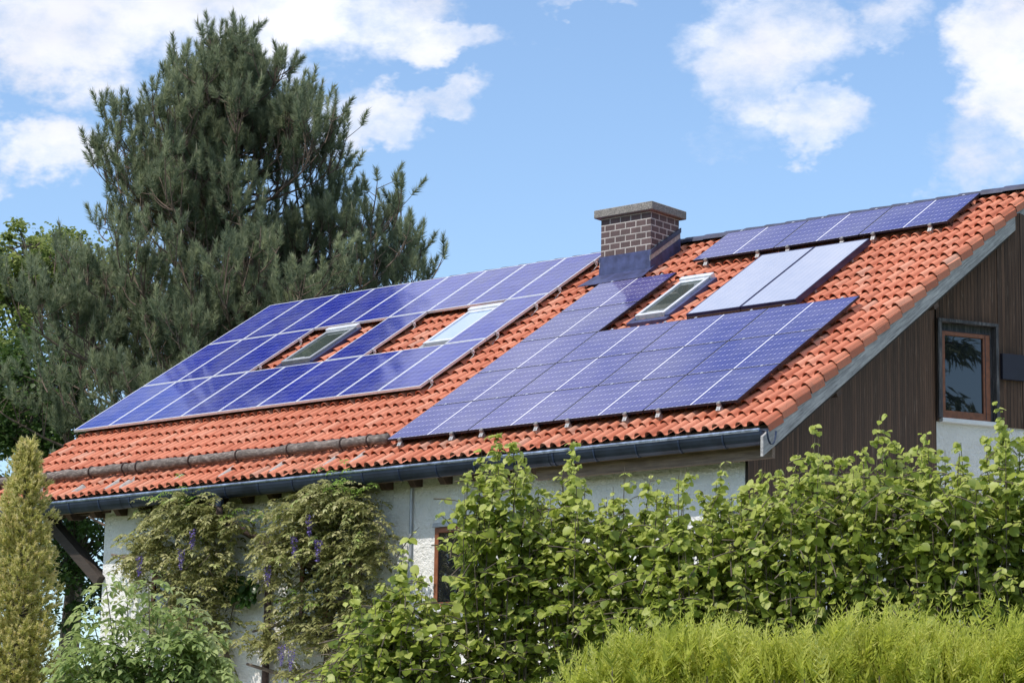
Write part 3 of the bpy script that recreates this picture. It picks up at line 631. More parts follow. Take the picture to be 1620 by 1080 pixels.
# flat thermal collectors
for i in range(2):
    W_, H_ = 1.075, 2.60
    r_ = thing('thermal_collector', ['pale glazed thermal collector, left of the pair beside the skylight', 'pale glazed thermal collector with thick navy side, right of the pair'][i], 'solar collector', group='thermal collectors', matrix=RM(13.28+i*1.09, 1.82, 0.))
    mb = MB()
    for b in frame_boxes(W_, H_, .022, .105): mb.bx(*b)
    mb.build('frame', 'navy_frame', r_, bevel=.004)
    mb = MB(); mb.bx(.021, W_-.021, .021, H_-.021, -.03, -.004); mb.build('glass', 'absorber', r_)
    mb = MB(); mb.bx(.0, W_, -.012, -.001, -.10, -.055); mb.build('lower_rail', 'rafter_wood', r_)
    for q in (.25, .75):
        mb = MB(); mb.bx(-.02, .02, -.03, .03, -.16, -.108); mb.build('bracket', 'grey_pipe', r_).location = (W_*.96, H_*q, 0)

# ------------------------------------------------------------------ snow guard logs
def log(xa, xb, label, hooks, seed):
    g_ = thing('snow_guard_log', label, 'log', group='snow guard logs', matrix=RM(xa, -2.24, -.03))
    rr = np.random.default_rng(seed); n = int((xb-xa)/.25)+2; xs_ = np.linspace(0, xb-xa, n)
    mb = MB(); mb.tube([(x, rr.normal(0, .006), rr.normal(0, .006)) for x in xs_], [.088+rr.normal(0, .005) for _ in xs_], 12); mb.build('log', 'log_wood', g_, smooth=True)
    for h in hooks:
        mb = MB(); q = np.linspace(-.5*math.pi, 1.25*math.pi, 16)
        mb.tube([(h-xa, .101*math.cos(a), .101*math.sin(a)) for a in q]+[(h-xa, -.08, -.15)], .013, 6); hk = mb.build('hook', 'iron_rust', g_, smooth=True)
        mb = MB(); mb.prism([(h-xa-.08+.16*k_/8, -.62, -.165+.075*math.sin(math.pi*k_/8)) for k_ in range(9)]+[(h-xa+.08-.16*k_/8, -.62, -.18+.075*math.sin(math.pi*(8-k_)/8)) for k_ in range(9)], (0, .42, -.0)); mb.build('hook_plate', 'grey_slate', hk)
log(-.55, 3.74, 'shorter weathered snow guard log above the gutter, running out past the golden conifer', (.25, 1.56, 2.73, 3.6), 1)
log(3.76, 9.83, 'long weathered snow guard log above the gutter, ending beside the stepped solar array', (3.95, 5.28, 6.43, 7.64, 8.86, 9.45), 2)
#PLANTS
# ------------------------------------------------------------------ plants
LEAF_V = [(0, 0, 0), (0, .30, -.03), (0, .62, -.06), (0, 1.0, -.20), (-.30, .14, .06), (-.46, .42, .05), (-.34, .74, -.02), (.30, .14, .06), (.46, .42, .05), (.34, .74, -.02)]
LEAF_F = [(0, 1, 4), (4, 1, 5), (1, 2, 5), (5, 2, 6), (2, 3, 6), (0, 7, 1), (1, 7, 8), (1, 8, 2), (2, 8, 9), (2, 9, 3)]
LANCE_V = [(0, 0, 0), (-.16, .38, .04), (.16, .38, .04), (0, .5, -.03), (0, 1., -.14)]
LANCE_F = [(0, 3, 1), (0, 2, 3), (1, 3, 4), (3, 2, 4)]
NEED_V = [(-.5, 0, 0), (.5, 0, 0), (0, 1, 0)]
NEED_F = [(0, 1, 2)]
def grown(name, label, cat, base, wood_mb, wood_mat, V, Fc, T, leaf_mat, group=None, stem='stems', fol='foliage'):
    g_ = thing(name, label, cat, tuple(base), group)
    M = np.asarray(base)
    wood_mb.v = [tuple(np.asarray(p)-M) for p in wood_mb.v]; wood_mb.build(stem, wood_mat, g_)
    fastmesh(fol, V-M, Fc, T, leaf_mat, g_); return g_
def bez(p0, p1, p2, n): t = np.linspace(0, 1, n)[:, None]; return (1-t)**2*np.asarray(p0)+2*t*(1-t)*np.asarray(p1)+t*t*np.asarray(p2)
def ground_pt(x, y): return np.array([x, y, float(gz(x, y))])

# --- hazel shrubs: upright shoots with round drooping leaves
def hazel(label, D, tops, span, lean=0., leaves=1900, seed=1, low=1090, lsz=.115, depth=.75):
    # tops: shoot tips (px, py); span: left/right limits of the body
    rg = np.random.default_rng(seed); random.seed(seed)
    cxp = (span[0]+span[1])/2; b = at(cxp, 900, D); base = ground_pt(b[0], b[1])
    mb = MB(); parts = []; P, Dn, S, Tn = [], [], [], []
    ppm = F/D; W_ = (span[1]-span[0])/ppm/2
    shoots = [(np.array(at(px, py, D+rg.uniform(-.2, .2))), True) for px, py in tops]
    ztop = max(p[2] for p, _ in shoots); zlow = min(p[2] for p, _ in shoots)
    for k in range(int(8+W_*26)):
        px = rg.uniform(span[0], span[1]); q = abs(px-cxp)/((span[1]-span[0])/2)
        near = min(tops, key=lambda t_: abs(t_[0]-px)); drop = abs(near[0]-px)*.45+rg.uniform(10, 120)
        shoots.append((np.array(at(px, near[1]+drop, D+rg.uniform(-depth, depth))), False))
    tot = 0
    for tip, main in shoots:
        rt = base+np.array([rg.normal(0, .12*max(1, W_)), rg.normal(0, .12), -.05]); off = tip-rt
        rt = rt+np.array([off[0], off[1], 0])*.35
        mid = (rt+tip)/2+np.array([off[0]*.12, off[1]*.12, .3])+rg.normal(0, .13, 3)
        c = bez(rt, mid, tip, 16); mb.tube(c[::3] if not main else c, np.linspace(.022 if main else .016, .004, len(c[::3]) if not main else 16), 5)
        L_ = np.linalg.norm(tip-rt); nl = int(L_*(18 if main else 11))
        for i in range(nl):
            f = rg.uniform(.12, 1.0)**.75; p = c[min(15, int(f*15))]+(c[min(15, int(f*15)+1)]-c[min(15, int(f*15))])*rg.random()
            # a side twig carrying three or four leaves
            tw = rdir1(rg, -.15, .75); ln = rg.uniform(.06, .46)*(1.12-f*.80)*(1 if not main else .9); e = p+tw*ln
            for j in range(rg.integers(2, 5)):
                u = rg.uniform(.3, 1); pos = p+tw*ln*u; az = rg.uniform(0, 6.283); d = np.array([math.cos(az), math.sin(az), rg.uniform(-1.15, .15)])
                P.append(pos); Dn.append(d); S.append(lsz*rg.uniform(.42, 1.42)*(1.0 if f < .88 else .72)); Tn.append(np.clip(rg.normal(.36, .22)+(.30 if f > .86 else 0)+(.12 if ln > .2 else 0), 0, 1))
            if i % 5 == 0: mb.tube([p, e], [.006, .003], 4)
    for k in range(int((span[1]-span[0])*2.1)):        # side twigs weaving between the shoots
        px = rg.normal(cxp, (span[1]-span[0])*.33); near = min(tops, key=lambda t_: abs(t_[0]-px)); y0 = near[1]+abs(near[0]-px)*.5+45
        p = np.array(at(px, y0+(1110-y0)*rg.random()**.9, D+rg.normal(0, .5))); tw = rdir1(rg, -.3, .9); ln = rg.uniform(.18, .55)
        c2 = bez(p-tw*ln, p-tw*ln*.4+np.array([0, 0, .06]), p, 5); mb.tube(c2, [.009, .008, .007, .005, .003], 4); a0 = rg.uniform(0, 6.283)
        for j in range(int(rg.integers(3, 8))):
            az = a0+j*2.6+rg.normal(0, .4); q = c2[int(rg.integers(1, 5))]; d = np.array([math.cos(az), math.sin(az), rg.uniform(-1.1, .2)]); P.append(q); Dn.append(d); S.append(lsz*rg.uniform(.42, 1.42)); Tn.append(np.clip(rg.normal(.40, .25), 0, 1))
    P, Dn, S, Tn = map(np.array, (P, Dn, S, Tn)); n = len(P)
    upv = nrm(np.stack([rg.normal(.05, .55, n), rg.normal(-.5, .5, n), np.ones(n)], -1))
    V, Fc, T = scatter(LEAF_V, LEAF_F, P, Dn, upv, S, Tn)
    return grown('hazel_shrub', label, 'shrub', base, mb, 'bark', V, Fc, T, 'leaf_hazel', 'hazel shrubs in front of the house')
def rdir1(rg, zmin, zmax):
    z = rg.uniform(zmin, zmax); a = rg.uniform(0, 6.2832); r = math.sqrt(1-z*z); return np.array([r*math.cos(a), r*math.sin(a), z])
hazel('tallest hazel shrub, its tip reaching past the gutter to the stepped solar array', 36.5, [(785, 686), (742, 742), (830, 722), (762, 715), (812, 700), (742, 850), (852, 770)], (722, 880), seed=3)
hazel('low spreading hazel shrub between the wisteria and the tallest hazel', 36.2, [(640, 868), (600, 915), (560, 925), (668, 905), (545, 985)], (520, 720), seed=4)
hazel('hazel shrub with one slim shoot crossing the gutter beside the tallest hazel', 36.3, [(905, 698), (890, 742), (925, 758), (870, 780)], (850, 975), seed=5)
hazel('hazel shrub with a blunt top below the brown eaves board', 35.6, [(988, 738), (970, 770), (1030, 752)], (930, 1070), seed=6)
hazel('hazel shrub with two even shoots below the right end of the gutter', 35.1, [(1086, 735), (1140, 728), (1060, 790), (1112, 778)], (1040, 1175), seed=7)
hazel('hazel shrub at the corner of the board gable with rounded top', 34.7, [(1205, 740), (1232, 742), (1175, 772)], (1150, 1275), seed=8)
hazel('hazel shrub before the board gable with a thin forked tip', 34.3, [(1290, 674), (1262, 716), (1318, 716), (1340, 722)], (1235, 1360), seed=9)
hazel('hazel shrub rising against the dark boards, left of the gable window', 33.9, [(1392, 656), (1365, 706), (1418, 700), (1440, 716)], (1330, 1465), seed=10)
hazel('hazel shrub directly below the left edge of the gable window', 33.6, [(1466, 684), (1495, 712), (1520, 700)], (1425, 1560), seed=11)
hazel('hazel shrub covering the right corner of the gable window sill', 33.3, [(1582, 645), (1560, 690), (1612, 690), (1640, 700)], (1520, 1690), seed=12)

# --- feathery yellow green conifer hedge in the foreground
def thuja():
    rg = np.random.default_rng(21); mb = MB(); P, Dn, S, Tn, Wd = [], [], [], [], []
    a, b = at(925, 1100, 25.6), at(1700, 1060, 24.0); base = ground_pt(*((a+b)/2)[:2])
    for k in range(3000):
        f = rg.random(); q = a+(b-a)*f; x, y = q[0]+rg.normal(0, .30), q[1]+rg.normal(0, .30)
        px = 925+775*f
        top = 1000+22*math.sin(px*.021)+14*math.sin(px*.055+1)-20*math.exp(-((px-1020)/40)**2)+(max(0, 1005-px)*.9)+16*math.sin(px*.13+.7)*math.sin(px*.031)
        zt = at(px, top, 24.6)[2]-.12-abs(rg.normal(0, .30))+(.10 if rg.random() < .06 else 0); g0 = gz(x, y)
        if k > 2300: zt = zt-(zt-g0-.35)*rg.random()
        L_ = rg.uniform(.22, .52); lean = np.array([rg.normal(.12, .34), rg.normal(-.15, .30), 1.]); lean /= np.linalg.norm(lean)
        p0 = np.array([x, y, zt-L_*.5]); p1 = p0+lean*L_; bend = np.array([rg.normal(.03, .04), rg.normal(0, .04), 0])
        c = bez(p0, (p0+p1)/2-bend, p1+bend, 9)
        side = nrm(np.cross(lean, rdir1(rg, -.3, .3))); tn = np.clip(rg.normal(.48, .22)+.12*math.sin(px*.06+y*5), 0, 1)
        for i in range(9):
            t_ = i/8; p = c[i]; ax = nrm(c[min(8, i+1)]-c[max(0, i-1)]) if i else lean
            ln = (.125*(1-t_*.78)+.02)*rg.uniform(.8, 1.2)
            for sg in (-1, 1):
                d = nrm(ax*1.25+side*sg+rg.normal(0, .12, 3))
                P.append(p); Dn.append(d); S.append(ln); Tn.append(tn+.25*t_-.12); Wd.append(.22)
                for v in (.4, .7):
                    P.append(p+d*ln*v); Dn.append(nrm(d+side*sg*.3+ax*.6+rg.normal(0, .3, 3))); S.append(ln*.55); Tn.append(tn+.30*t_-.02); Wd.append(.26)
            P.append(p); Dn.append(ax+rg.normal(0, .1, 3)); S.append(L_*.17); Tn.append(tn+.2*t_); Wd.append(.15)
        if k % 12 == 0: mb.tube([(x, y, g0-.05), tuple(p0)], [.015, .006], 5)
    P, Dn, S, Tn, Wd = map(np.array, (P, Dn, S, Tn, Wd)); n = len(P)
    V, Fc, T = scatter(NEED_V, NEED_F, P, Dn, rdir(n), S, np.clip(Tn, 0, 1), width=Wd)
    grown('conifer_hedge', 'feathery yellow green conifer hedge in the foreground below the hazels', 'hedge', base, mb, 'bark', V, Fc, T, 'needle_thuja')
thuja()

# --- golden columnar conifer
def golden():
    rg = np.random.default_rng(31); top = at(44, 700, 42); base = ground_pt(top[0], top[1]-.05); H_ = top[2]-base[2]; mb = MB()
    mb.tube([base-np.array([0, 0, .1]), base+np.array([.02, 0, H_*.5]), top-np.array([0, 0, .25])], [.09, .05, .012], 8)
    P, Dn, S, Tn, Wd = [], [], [], [], []
    def rad(h):            # h metres below the tip
        return float(np.interp(h, [0, .25, .6, 1.2, 2.0, 3.0, 5.5], [.03, .16, .27, .40, .50, .56, .62]))
    for k in range(4300):
        h = (rg.random()**.75)*min(H_, 4.9); az = rg.uniform(0, 6.2832); r = rad(h)*rg.uniform(.30, 1.0)*(1+.16*math.sin(az*3+h*5)+.10*math.sin(h*11+az))
        p = np.array([top[0]+r*math.cos(az), top[1]+r*math.sin(az), top[2]-h]); out = np.array([math.cos(az), math.sin(az), rg.uniform(.5, 1.6)])
        ax = nrm(out+rg.normal(0, .3, 3)); L_ = rg.uniform(.06, .15); tn = np.clip(rg.normal(.42, .16), 0, 1)
        if k % 14 == 0: mb.tube([(top[0], top[1], p[2]-.12), tuple(p)], [.012, .004], 4)
        for i in range(26):
            t_ = rg.random(); o = rdir1(rg, -1, 1); d = nrm(ax*.75+o*(1-.5*t_))
            P.append(p+ax*L_*t_); Dn.append(d); S.append(rg.uniform(.04, .078)); Tn.append(tn-.12+.5*t_); Wd.append(.29)
    P, Dn, S, Tn, Wd = map(np.array, (P, Dn, S, Tn, Wd)); V, Fc, T = scatter(NEED_V, NEED_F, P, Dn, rdir(len(P)), S, np.clip(Tn, 0, 1), width=Wd)
    grown('golden_conifer', 'slim golden columnar conifer standing before the left end of the roof', 'conifer', base, mb, 'bark', V, Fc, T, 'needle_gold', stem='trunk')
golden()

# --- pinnate leaved plants
def pinnate(P0, D0, L_, npair, lsz, rg, tn, out, droop=.5, lw=1.0):
    d = D0.copy(); p = P0.copy(); side = nrm(np.cross(d, (0, 0, 1.))+1e-6); st = L_/npair
    for i in range(npair):
        d = nrm(d+np.array([0, 0, -droop/npair*(1+i*.3)])); p = p+d*st; sc = lsz*(1-.25*abs(i/npair-.4))*rg.uniform(.85, 1.15)
        for sg in (-1, 1): out.append((p, nrm(side*sg+d*.55+np.array([0, 0, -.22])+rg.normal(0, .12, 3)), sc, tn+rg.normal(0, .05), lw))
    out.append((p, d, lsz*1.05, tn, lw))
def pack(out, mat_v=LANCE_V, mat_f=LANCE_F, rg=None, upz=1.0):
    P = np.array([o[0] for o in out]); Dn = np.array([o[1] for o in out]); S = np.array([o[2] for o in out]); T = np.clip(np.array([o[3] for o in out]), 0, 1); Wd = np.array([o[4] for o in out])
    upv = nrm(np.stack([rng.normal(0, .35, len(P)), rng.normal(0, .35, len(P)), np.full(len(P), upz)], -1)); return scatter(mat_v, mat_f, P, Dn, upv, S, T, width=Wd)
def elder():
    rg = np.random.default_rng(41); c = at(235, 1010, 40.5); base = ground_pt(c[0], c[1]); mb = MB(); out = []
    tops = [(140, 955), (165, 905), (200, 925), (235, 900), (270, 925), (305, 950), (335, 985), (115, 1000), (350, 1030), (180, 965), (250, 960), (220, 990), (290, 1000), (150, 1010), (100, 1040), (320, 1040)]
    tops += [(rg.uniform(95, 355), rg.uniform(985, 1090)) for _ in range(46)]
    for px, py in tops:
        tip = at(px, py, 40.5+rg.uniform(-.6, .6)); rt = base+np.array([(tip[0]-base[0])*.35+rg.normal(0, .1), (tip[1]-base[1])*.35, -.05]); cc_ = bez(rt, (rt+tip)/2+np.array([0, 0, .35]), tip, 14)
        mb.tube(cc_[::2], np.linspace(.02, .006, 7), 5)
        for k in range(19):
            f = 1-(rg.random()**1.4)*.55 if k else 1.0; p = cc_[min(13, int(f*13))]; az = rg.uniform(0, 6.2832); d = nrm(np.array([math.cos(az), math.sin(az), rg.uniform(.1, .9)]))
            pinnate(p, d, rg.uniform(.24, .40), 3 if rg.random() < .4 else 4, .16, rg, np.clip(rg.normal(.45, .18)+(.2 if f > .9 else 0), 0, 1), out, droop=1.0, lw=1.5)
    V, Fc, T = pack(out); grown('elder_bush', 'bright green bush with divided leaves, right of the golden conifer', 'bush', base, mb, 'bark', V, Fc, T, 'leaf_elder')
elder()
def wisteria(label, blobs, stems, flowers, seed, shoots=()):
    rg = np.random.default_rng(seed); b0 = onwall(*stems[0][0]); base = np.array([b0[0], -1.95, float(gz(b0[0], -1.95))]); mb = MB(); out = []
    for st_ in stems:
        pts = [onwall(px, py)+np.array([0, -dy, 0])+rg.normal(0, .015, 3) for (px, py, dy) in [(q[0], q[1], (q[2] if len(q) > 2 else .12)) for q in st_]]
        if st_ is stems[0] or st_[0][1] > 1060: pts = [np.array([pts[0][0]+.05, pts[0][1], base[2]-.05])]+pts
        mb.tube(pts, list(np.linspace(.06, .022, len(pts))), 7)
    for (px, py, rx, ry, dy, n) in blobs:
        for k in range(int(n*1.45)):
            q = rdir1(rg, -1, 1)*rg.random()**.4; p = onwall(px+q[0]*rx, py-q[2]*ry, -1.83-dy*1.15*rg.random()**.7); az = rg.uniform(0, 6.2832); d = nrm(np.array([math.cos(az), math.sin(az)-.4, rg.uniform(-.2, 1.0)]))
            pinnate(p, d, rg.uniform(.20, .36), int(rg.integers(4, 7)), rg.uniform(.08, .12), rg, np.clip(rg.normal(.45, .24), 0, .85), out, droop=.7, lw=1.5)
            if k % 9 == 0: e = p+rg.normal(0, .16, 3); mb.tube([p, (p+e)/2+rg.normal(0, .03, 3), e], [.006, .005, .003], 4)
    for (px, py, n) in shoots:      # fresh green shoots
        for k in range(n):
            p = onwall(px+rg.normal(0, 16), py+rg.normal(0, 10), -2.5+rg.normal(0, .12)); az = rg.uniform(0, 6.2832); pinnate(p, nrm(np.array([math.cos(az), math.sin(az), 1.0])), .28, 5, .10, rg, 1.0, out, droop=.9, lw=.9)
    V, Fc, T = pack(out)
    g_ = grown('wisteria', label, 'climbing plant', base, mb, 'vine_bark', V, Fc, T, 'leaf_wisteria', 'wisteria on the front wall', stem='vines')
    for (px, py) in flowers:
        tp = onwall(px, py-14, -2.98); o2 = []
        for k in range(150):
            h = rg.random(); r = .055*(1-h*.8); a = rg.uniform(0, 6.2832); o2.append((tp+np.array([r*math.cos(a), r*math.sin(a), -h*.34]), rdir1(rg, -.8, .5), rg.uniform(.026, .045), np.clip(rg.normal(.5, .25), 0, 1), 1.6))
        V, Fc, T = pack(o2); fo = fastmesh('flower_raceme', V-np.asarray(base), Fc, T, 'petal', g_)
wisteria('bronze leaved wisteria with purple racemes on the wall corner, left of the bent downpipe',
    [(285, 815, 62, 42, .9, 175), (345, 825, 48, 42, .7, 110), (240, 865, 50, 42, .8, 130), (215, 905, 32, 36, .6, 50), (300, 905, 55, 48, .8, 120), (350, 890, 36, 48, .6, 60), (335, 965, 34, 42, .5, 60), (285, 960, 42, 36, .5, 50), (255, 985, 45, 26, .5, 40), (345, 1020, 18, 30, .3, 22)],
    [[(352, 1078), (345, 1030), (352, 990), (340, 940), (350, 880, .25), (330, 820, .35), (285, 800, .5)], [(372, 1075), (368, 1040), (352, 1010), (346, 960), (365, 900), (355, 850, .3), (372, 800, .4)], [(345, 960), (300, 930, .3), (250, 890, .5), (210, 880, .5)]],
    [(287, 882), (221, 892), (228, 985), (305, 850)], 51, [(295, 792, 18), (280, 785, 10), (380, 822, 9)])
wisteria('larger bronze leaved wisteria with purple racemes, between the bent downpipe and the thin grey pipe',
    [(520, 790, 55, 32, .9, 130), (470, 815, 50, 28, .9, 100), (560, 815, 48, 36, .8, 110), (450, 862, 52, 40, .9, 130), (520, 865, 58, 45, .8, 150), (585, 865, 40, 42, .7, 90), (435, 905, 32, 30, .6, 45), (545, 930, 60, 48, .7, 120), (470, 960, 42, 40, .6, 75), (425, 1010, 46, 26, .6, 65), (500, 1010, 48, 36, .6, 75), (580, 985, 40, 36, .5, 50), (545, 1060, 50, 36, .5, 60), (470, 1060, 30, 20, .4, 18)],
    [[(520, 1078), (528, 1020), (535, 960), (520, 900), (530, 850, .3), (525, 800, .45)], [(528, 1020), (500, 990), (460, 985), (420, 1000, .3)], [(535, 960), (580, 930), (590, 880, .3), (575, 820, .4)], [(520, 900), (470, 880, .3), (440, 860, .5)], [(470, 1075), (440, 1062), (412, 1052, .3)]],
    [(490, 828), (466, 862), (461, 1040), (446, 1032), (503, 868), (424, 905)], 52, [(545, 762, 14), (470, 950, 8), (565, 772, 9), (530, 768, 8)])
def ivy():
    rg = np.random.default_rng(61); P, Dn, S, T_ = [], [], [], []; c = onwall(378, 930); base = np.array([c[0], -1.9, float(gz(c[0], -1.9))]); mb = MB()
    mb.tube([base, onwall(360, 1020)+[0, -.03, 0], onwall(372, 960)+[0, -.05, 0], onwall(385, 915)+[0, -.06, 0]], [.02, .015, .012, .006], 5)
    for k in range(150):
        q = rdir1(rg, -1, 1)*rg.random()**.5; P.append(onwall(380+q[0]*34, 932+q[2]*26, -1.9-.25*rg.random())); Dn.append(nrm(np.array([rg.normal(0, .6), -.4, -.7]))); S.append(rg.uniform(.08, .15)); T_.append(rg.random())
    P, Dn, S, T_ = map(np.array, (P, Dn, S, T_)); V, Fc, T = scatter(LEAF_V, LEAF_F, P, Dn, nrm(np.array([0, -1., .5])[None]+rng.normal(0, .3, (len(P), 3))), S, T_)
    grown('ivy', 'dark green ivy patch on the white wall between the two wisterias', 'climbing plant', base, mb, 'vine_bark', V, Fc, T, 'leaf_ivy', stem='vine')
ivy()

# --- the big pine behind the house
BR_N = 150
def pine(label, trunk_px, top_px, D, prof, seed, ztop_dir=None, dens=1.0):
    rg = np.random.default_rng(seed); top = at(top_px[0], top_px[1], D); bp = at(trunk_px[0], trunk_px[1], D); base = ground_pt(bp[0], bp[1]); mb = MB(); mb2 = MB()
    H_ = top[2]-base[2]; ppm = F/D
    tr = [base-np.array([0, 0, .3]), base+(bp-base)*.5+rg.normal(0, .08, 3), bp, bp+(top-bp)*.5+rg.normal(0, .1, 3), top-np.array([0, 0, .3])]
    tz = np.array([p[2] for p in tr])
    def trunk_at(z): return np.array([np.interp(z, tz, [p[i] for p in tr]) for i in range(3)])
    mb.tube([trunk_at(z) for z in np.linspace(base[2]-.3, top[2]-.3, 14)], list(np.linspace(.34, .03, 14)), 10)
    tips = []           # (position, axis)
    rgt = ri*np.array([1, 1, 0]); rgt /= np.linalg.norm(rgt); fwd_ = fw*np.array([1, 1, 0]); fwd_ /= np.linalg.norm(fwd_)
    zs = np.arange(prof[-1][0], top[2]-.25, .32)
    pz = np.array([p[0] for p in prof][::-1]); pl = np.array([p[1] for p in prof][::-1]); pr = np.array([p[2] for p in prof][::-1])
    for z in zs:
        for k in range(int(rg.integers(4, 7))):
            a = rg.uniform(0, 6.2832); c_, s_ = math.cos(a), math.sin(a)
            zz = z+rg.uniform(-.15, .15)
            h0 = .5*(np.interp(zz+.9, pz, pl)+np.interp(zz+.9, pz, pr)); ze = zz+.45*h0**.85+.55; half = np.interp(ze, pz, pr if c_ > 0 else pl); R_ = half*(c_*c_)+.5*(np.interp(ze, pz, pl)+np.interp(ze, pz, pr))*.9*(s_*s_)
            R_ *= rg.uniform(.62, 1.16)
            if R_ < .12: continue
            o = trunk_at(zz-.25*R_**.9); hd = rgt*c_+fwd_*s_
            e = o+hd*R_+np.array([0, 0, .42*R_**.85+.15]); m = o+hd*R_*.55+np.array([0, 0, .05*R_])
            cc_ = bez(o, m, e, 12); mb.tube(cc_[::2]+rg.normal(0, .02, (6, 3)), list(np.linspace(.015+.013*R_, .010, 6)), 6)
            nsub = int(4+R_*4.0*dens)
            for j in range(nsub+1):
                f = 1.0 if j == nsub else (rg.uniform(.20, 1.0) if R_ > 1.5 else rg.uniform(.15, 1.0)); p = cc_[min(11, int(f*11))]
                L_ = rg.uniform(.30, .95)*(1.1-.5*abs(f-.7))*(.6 if R_ < 1.2 else 1); d = nrm(hd*rg.uniform(-.1, .8)+np.cross(hd, (0, 0, 1.))*rg.normal(0, .6)+np.array([0, 0, rg.uniform(.5, 1.6)]))
                q = p+d*L_; q2 = bez(p, p+d*L_*.6-np.array([0, 0, .08]), q+np.array([0, 0, .16]), 6); mb.tube(q2, list(np.linspace(.018, .008, 6)), 4)
                tips.append((q2[-1], nrm(q2[-1]-q2[-2]+np.array([0, 0, .6]))))
                for u in range(int(rg.integers(1, 4))):
                    fr_ = int(rg.integers(2, 5)); d2 = nrm(d*.6+rdir1(rg, -.1, .7)); w_ = q2[fr_]+d2*rg.uniform(.22, .5); tips.append((w_, nrm(d2*.7+np.array([0, 0, .9])))); mb.tube([q2[fr_], w_], [.010, .007], 4)
    tips.append((top-np.array([0, 0, .35]), np.array([0, 0, 1.])))
    n = len(tips); TP = np.array([t_[0] for t_ in tips]); TA = nrm(np.array([t_[1] for t_ in tips])+rg.normal(0, .12, (n, 3)))
    K = BR_N; L_ = rg.uniform(.26, .52, n); f = rg.random((n, K)); o = rdir(n*K).reshape(n, K, 3)
    o = nrm(o-(o*TA[:, None]).sum(-1, keepdims=True)*TA[:, None])
    d = nrm(o+TA[:, None]*(.55+1.7*f[..., None]**2)+rg.normal(0, .1, (n, K, 3))); pos = TP[:, None]+TA[:, None]*(L_[:, None]*f)[..., None]
    tn = np.clip(rg.normal(.40, .16, n)[:, None]+.25*(f-.5)+rg.normal(0, .07, (n, K)), 0, .95)
    S = rg.uniform(.12, .19, n*K); V, Fc, T = scatter(NEED_V, NEED_F, pos.reshape(-1, 3), d.reshape(-1, 3), rdir(n*K), S, tn.ravel(), width=np.full(n*K, .098))
    ci = rg.permutation(n)[:int(n*.16)]; cp_ = np.repeat(TP[ci]+TA[ci]*L_[ci][:, None]*.95, 3, 0); cd = np.repeat(nrm(np.array([0, 0, 1.])+rg.normal(0, .12, (len(ci), 3))), 3, 0)    # pale new candles
    V, Fc, T = merge([(V, Fc, T), scatter(NEED_V, NEED_F, cp_, cd, rdir(len(cp_)), rg.uniform(.16, .30, len(cp_)), np.full(len(cp_), 1.0), width=np.full(len(cp_), .16))])
    g_ = grown('pine_tree', label, 'tree', base, mb, 'bark_pine', V, Fc, T, 'needle_pine', stem='trunk', fol='crown')
PD = 63.0
def z_of(py): return at(390, py, PD)[2]
ppm_ = F/PD
prof = [(z_of(py), l/ppm_, r/ppm_) for py, l, r in ((20, 8, 8), (50, 50, 55), (100, 125, 120), (150, 215, 160), (200, 235, 195), (260, 262, 228), (320, 325, 280), (380, 365, 292), (440, 375, 290), (500, 400, 262), (600, 425, 255), (720, 435, 250), (860, 400, 250))]
pine('large dark pine tree with upright candles towering behind the left end of the roof', (405, 560), (376, 88), PD, prof, 72)

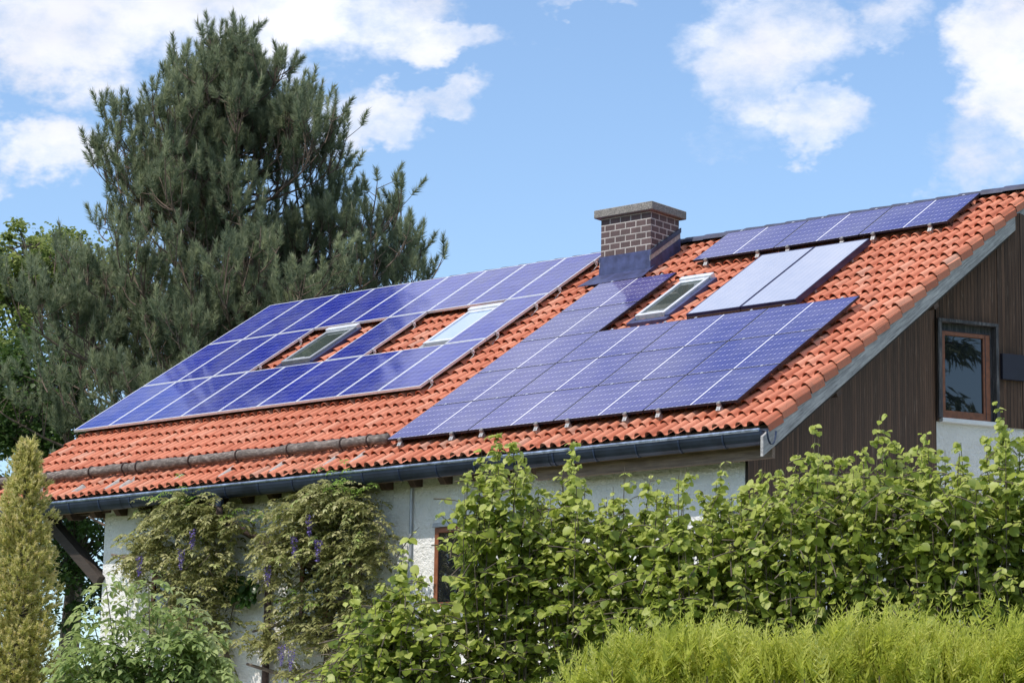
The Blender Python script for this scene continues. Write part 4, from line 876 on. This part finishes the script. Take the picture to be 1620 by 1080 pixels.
# --- broadleaved trees beyond
def broadleaf(label, px, py, D, rx, ry, seed, mat='leaf_tree', n=9000, lsz=.13, name='broadleaf_tree'):
    rg = np.random.default_rng(seed); c = at(px, py, D); base = ground_pt(c[0], c[1]); mb = MB(); ppm = F/D; RX, RZ = rx/ppm, ry/ppm
    mb.tube([base-np.array([0, 0, .3]), base+(c-base)*.5+rg.normal(0, .15, 3), c], [.28, .2, .1], 8); P = []; 
    ncl = 110
    for k in range(ncl):
        q = rdir1(rg, -1, 1)*(rg.random()**.33)*rg.uniform(.82, 1.08); p = c+(rgt_*q[0]*RX+fwdh*q[1]*RX)+np.array([0, 0, q[2]*RZ]); s = base+(c-base)*rg.uniform(.80, 1.05)
        mb.tube(bez(s, (s+p)/2+np.array([0, 0, .4]), p, 5), list(np.linspace(.035, .008, 5)), 5); cr_ = rg.uniform(.4, .95)*min(RX, RZ)*.33
        m = n//ncl; v = rdir(m)*(rg.random((m, 1))**.4)*cr_*np.array([1, 1, .75]); P.append(p+v)
    P = np.concatenate(P); m = len(P); V, Fc, T = scatter(LEAF_V, LEAF_F, P, rdir(m, -.8, .3), nrm(np.stack([rg.normal(0, .5, m), rg.normal(0, .5, m), np.ones(m)], -1)), rg.uniform(.6, 1.2, m)*lsz, np.clip(rg.normal(.5, .2, m), 0, 1))
    grown(name, label, 'tree', base, mb, 'bark', V, Fc, T, mat, 'trees beyond the house', stem='trunk', fol='crown')
rgt_ = np.array([math.cos(YAW), math.sin(YAW), 0]); fwdh = np.array([-math.sin(YAW), math.cos(YAW), 0])
broadleaf('light green broadleaf tree showing past the left flank of the pine', 45, 425, 78, 105, 75, 81)
broadleaf('light green broadleaf tree half hidden behind the lower pine boughs', 130, 470, 82, 120, 110, 82)
broadleaf('mid green broadleaf tree at the left picture edge above the golden conifer', -10, 610, 76, 95, 130, 83, n=8000)
broadleaf('dark broadleaf tree seen low between golden conifer and house corner', 120, 840, 74, 130, 150, 84, mat='leaf_tree_dark', n=8000)
broadleaf('dark broadleaf tree low at the left picture edge behind the golden conifer', -30, 880, 80, 120, 150, 85, mat='leaf_tree_dark', n=7000)
broadleaf('dark broadleaf tree filling the gap under the lowest pine boughs', 70, 640, 72, 110, 130, 86, mat='leaf_tree_dark', n=9000)
# a spruce across the garden that the gable window mirrors
def mirrored_tree():
    rg = np.random.default_rng(91); base = ground_pt(33.5, 4.9); mb = MB(); mb.tube([base, base+np.array([0, 0, 13.])], [.25, .04], 8); P, Dn = [], []
    for k in range(70):
        h = rg.uniform(2, 13); L_ = (13.4-h)*.30; a = rg.uniform(0, 6.2832); d = np.array([math.cos(a), math.sin(a), -.25]); o = base+np.array([0, 0, h]); e = o+d*L_; mb.tube([o, e], [.035, .01], 4)
        for j in range(50): u = rg.uniform(.15, 1); P.append(o+d*L_*u+rg.normal(0, .08, 3)); Dn.append(nrm(d+rg.normal(0, .5, 3)+np.array([0, 0, -.6])))
    P, Dn = np.array(P), np.array(Dn); m = len(P); V, Fc, T = scatter(LANCE_V, LANCE_F, P, Dn, rdir(m), rg.uniform(.25, .5, m), rg.uniform(.1, .5, m), width=np.full(m, .5))
    grown('spruce_tree', 'dark spruce across the garden, mirrored in the gable window', 'tree', base, mb, 'bark_pine', V, Fc, T, 'needle_pine', stem='trunk', fol='crown')
mirrored_tree()
